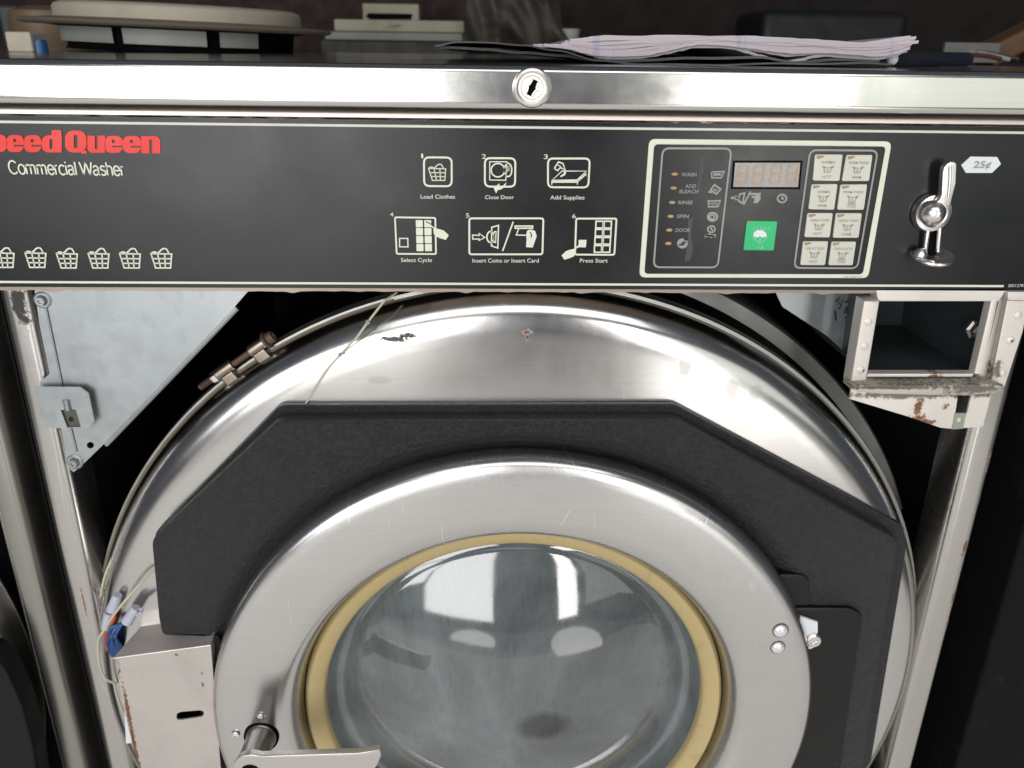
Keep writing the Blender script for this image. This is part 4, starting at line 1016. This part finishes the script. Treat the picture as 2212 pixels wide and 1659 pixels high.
# cloth hanging behind the lid
cl = MB(); m_cloth = N('dark_cloth'); _n = m_cloth.noise(14, 5, .6, None, 1.2)
m_cloth.bump(_n, .6, .02); m_cloth.set(m_cloth.mix(m_cloth.ramp(_n, .35, .7), (.030, .024, .020), (.085, .070, .056)), .85); m_cloth = m_cloth.m
Yc = .80; NX, NZ = 40, 14; vs = []
for j in range(NZ + 1):
    t = j / NZ
    uL = 996 + (1012 - 996) * t; uR = 1238 - 30 * t
    for i in range(NX + 1):
        s_ = i / NX; p = P(uL + (uR - uL) * s_, 108 - 150 * t, Yc)
        y = Yc + .016 * abs(math.sin(s_ * 9 + 3 * t * s_)) + .012 * math.sin(s_ * 17 + 9 * t) + .008 * math.sin(s_ * 31 + 5 * t) + .01 * math.sin(t * 7 + s_ * 4) + .05 * abs(s_ - .5) ** 2 * 4
        vs.append((p.x, y, p.z))
w_ = NX + 1
cl.add(vs + [(x, y + .02, z) for x, y, z in vs], [[j * w_ + i, j * w_ + i + 1, (j + 1) * w_ + i + 1, (j + 1) * w_ + i] for j in range(NZ) for i in range(NX)] + [[len(vs) + j * w_ + i, len(vs) + (j + 1) * w_ + i, len(vs) + (j + 1) * w_ + i + 1, len(vs) + j * w_ + i + 1] for j in range(NZ) for i in range(NX)])
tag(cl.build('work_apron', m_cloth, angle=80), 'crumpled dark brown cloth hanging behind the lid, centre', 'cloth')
# small white cup
pc = P(1240, 80, .78); b = MB(); b.lathe((pc.x, .86, BT), [(.0001, 0), (.010, 0), (.011, .014), (.012, .016), (.017, .040), (.0175, .042), (.0155, .042), (.010, .018), (.0001, .017)], 32, axis=(0, 0, 1))
tag(b.build('cup', plain('cup_white', (.40, .39, .36), .5)), 'small white cup between the dark cloth and the notebook', 'cup')
# black case at the back right
o = tag(MB().box((P(1645, 60, 1.25).x, 1.25, BT), (P(1965, 60, 1.25).x, 1.45, zz(1800, 22, 1.25)), .02).build('tool_case', plain('case_black', (.006, .0065, .008), .6)), 'black case on the bench behind the notebook', 'case')

# notebook: black cover, curling pages
nbk = thing('notebook', 'thick notebook with curled wavy pages on a black cover, lying on the lid', 'notebook', tuple(at_lid(1500, .2)))
m_paper = N('paper'); _p = m_paper.noise(3, 3, .5, m_paper.map(scale=(4, 4, 900)))
_q = m_paper.ramp(m_paper.noise(1, 2, .5, m_paper.map(scale=(90, 3, 3))), .60, .66)
m_paper.set(m_paper.mix(m_paper.math('MULTIPLY', _q, .35), m_paper.mix(_p, (.54, .48, .54), (.36, .32, .33)), (.22, .22, .38)), .7); m_paper = m_paper.m
m_cover = plain('cover_black', (.012, .013, .016), .35)
def wavy(uv_top, th, Y0, Y1, name, mat, curl=0., n=80, ny=6, phase=0.):
    """sheet following the (u, v) line at its front edge Y0, running back to Y1"""
    b = MB(); u0, u1 = uv_top[0][0], uv_top[-1][0]; vs = []
    for j in range(ny + 1):
        tj = j / ny; Y = Y0 + (Y1 - Y0) * tj
        for i in range(n + 1):
            u = u0 + (u1 - u0) * i / n
            for k in range(len(uv_top) - 1):
                if uv_top[k][0] <= u <= uv_top[k + 1][0]: break
            (ua, va), (ub, vb) = uv_top[k], uv_top[k + 1]; s_ = (u - ua) / (ub - ua); s_ = s_ * s_ * (3 - 2 * s_)
            p = P(u, va + (vb - va) * s_, Y0)
            z = max(p.z, LT + .0006); vs.append((p.x + .004 * tj * math.sin(i * .2 + phase), Y, LT + (z - LT) * (1 - .25 * tj) +   .0003 * math.sin(i * .35 + 3 * tj + phase)))
    w_ = n + 1; m = len(vs)
    fs = [[j * w_ + i, j * w_ + i + 1, (j + 1) * w_ + i + 1, (j + 1) * w_ + i] for j in range(ny) for i in range(n)]
    vs2 = [(x, y, z - th) for x, y, z in vs]
    fs2 = [[m + a for a in f][::-1] for f in fs]
    edge = [[i, m + i, m + i + 1, i + 1] for i in range(n)] + [[j * w_, (j + 1) * w_, m + (j + 1) * w_, m + j * w_] for j in range(ny)] + [[j * w_ + n, m + j * w_ + n, m + (j + 1) * w_ + n, (j + 1) * w_ + n] for j in range(ny)]
    b.add(vs + vs2, fs + fs2 + edge)
    return part(name, b, mat, nbk, angle=50)
wavy([(940, 98), (985, 90), (1060, 90), (1130, 95), (1200, 108), (1290, 128), (1400, 138), (1560, 138), (1700, 136), (1850, 135), (1930, 138)], .0010, .06, .30, 'cover', m_cover)
wavy([(948, 100), (1050, 104), (1130, 110), (1210, 118), (1290, 127), (1400, 128), (1500, 122), (1640, 122), (1720, 132), (1800, 126), (1900, 130)], .0016, .075, .30, 'cover_flap', m_cover)
topl = [(1240, 84), (1300, 77), (1420, 76), (1560, 77), (1700, 80), (1790, 88), (1850, 91), (1930, 83), (1975, 76), (1990, 80)]
botl = [(1150, 95), (1230, 100), (1290, 118), (1330, 122), (1400, 120), (1440, 110), (1500, 96), (1580, 100), (1650, 118), (1700, 132), (1725, 128), (1780, 115), (1850, 120), (1890, 126), (1930, 118), (1985, 96)]
def interp(l, u):
    if u <= l[0][0]: return l[0][1]
    for (a, va), (b_, vb) in zip(l[:-1], l[1:]):
        if a <= u <= b_: return va + (vb - va) * (u - a) / (b_ - a)
    return l[-1][1]
random.seed(5)
NP = 13
for k in range(NP):
    t = k / (NP - 1); u0 = 1150 + 95 * (t ** .7) + random.uniform(-8, 8) - (0 if k < 10 else 10); u1 = 1986 - 10 * abs(t - .6) - random.uniform(0, 26)
    line = []
    for i in range(29):
        u = u0 + (u1 - u0) * i / 28
        w2 = t ** (1 + .5 * math.sin(u * .006 + 1)); line.append((u, interp(botl, u) * (1 - w2) + interp(topl, u) * w2 + random.uniform(-.6, .6)))
    wavy(line, .0019, .08 + .006 * random.random(), .29, 'page', m_paper, phase=k)
# pen
a = P(1928, 128, .10); a.z = LT + .0052
b = MB(); b2 = a + Vector((.085, .06, .0)); b.tube([a, a.lerp(b2, .1), b2], .0050, 14); pen = thing('pen', 'dark blue pen with a pale end poking out right of the notebook', 'pen', (a.x, a.y, LT))
part('barrel', b, plain('pen_blue', (.004, .006, .018), .6), pen); b = MB(); b.dome(a, .0042, .004, tuple((a - b2).normalized()), 16); part('end_cap', b, m_white, pen)
# card and wires at far right
o = tag(MB().box((P(2040, 110, .45).x, .45, LT), (P(2160, 110, .45).x, .456, zz(2100, 92, .45)), .001).build('card', plain('card_grey', (.16, .16, .155), .6)), 'grey card standing at the right end of the lid', 'card')
for k, (mt, l_, dz) in enumerate(((plain('wire_red', (.09, .02, .015), .6), 'short red wire lying across the grey card', 0), (plain('wire_pale', (.30, .33, .34), .5), 'pale curved wire in front of the grey card', 1), (m_brass, 'orange-brown wire at the right end of the lid', 2))):
    pts = [P(2050 + 18 * k + 28 * j, 127 - (9 * math.sin(j * .8 + .5 * k)) - 3 * k, .36 + .01 * k) for j in range(5)]
    pts = [Vector((q.x, q.y, max(q.z, LT + .002))) for q in pts]; pts[0].z = LT + .002
    b = MB(); b.tube(pts, .0022, 8); tag(b.build('wire', mt), l_, 'wire', None)
b = MB(); a = P(2165, 88, .5); b.obox(Vector((P(2205, 75, .5).x, .5, LT + .026)), (.045, .02, .012), Matrix.Rotation(math.radians(-28), 3, 'Y'), .004)
b.box((P(2205, 75, .5).x + .01, .49, LT), (P(2205, 75, .5).x + .05, .51, LT + .03), .003)
tag(b.build('wood_offcut', plain('wood_brown', (.12, .055, .02), .6)), 'brown wooden offcut leaning at the far right of the lid', 'wood')
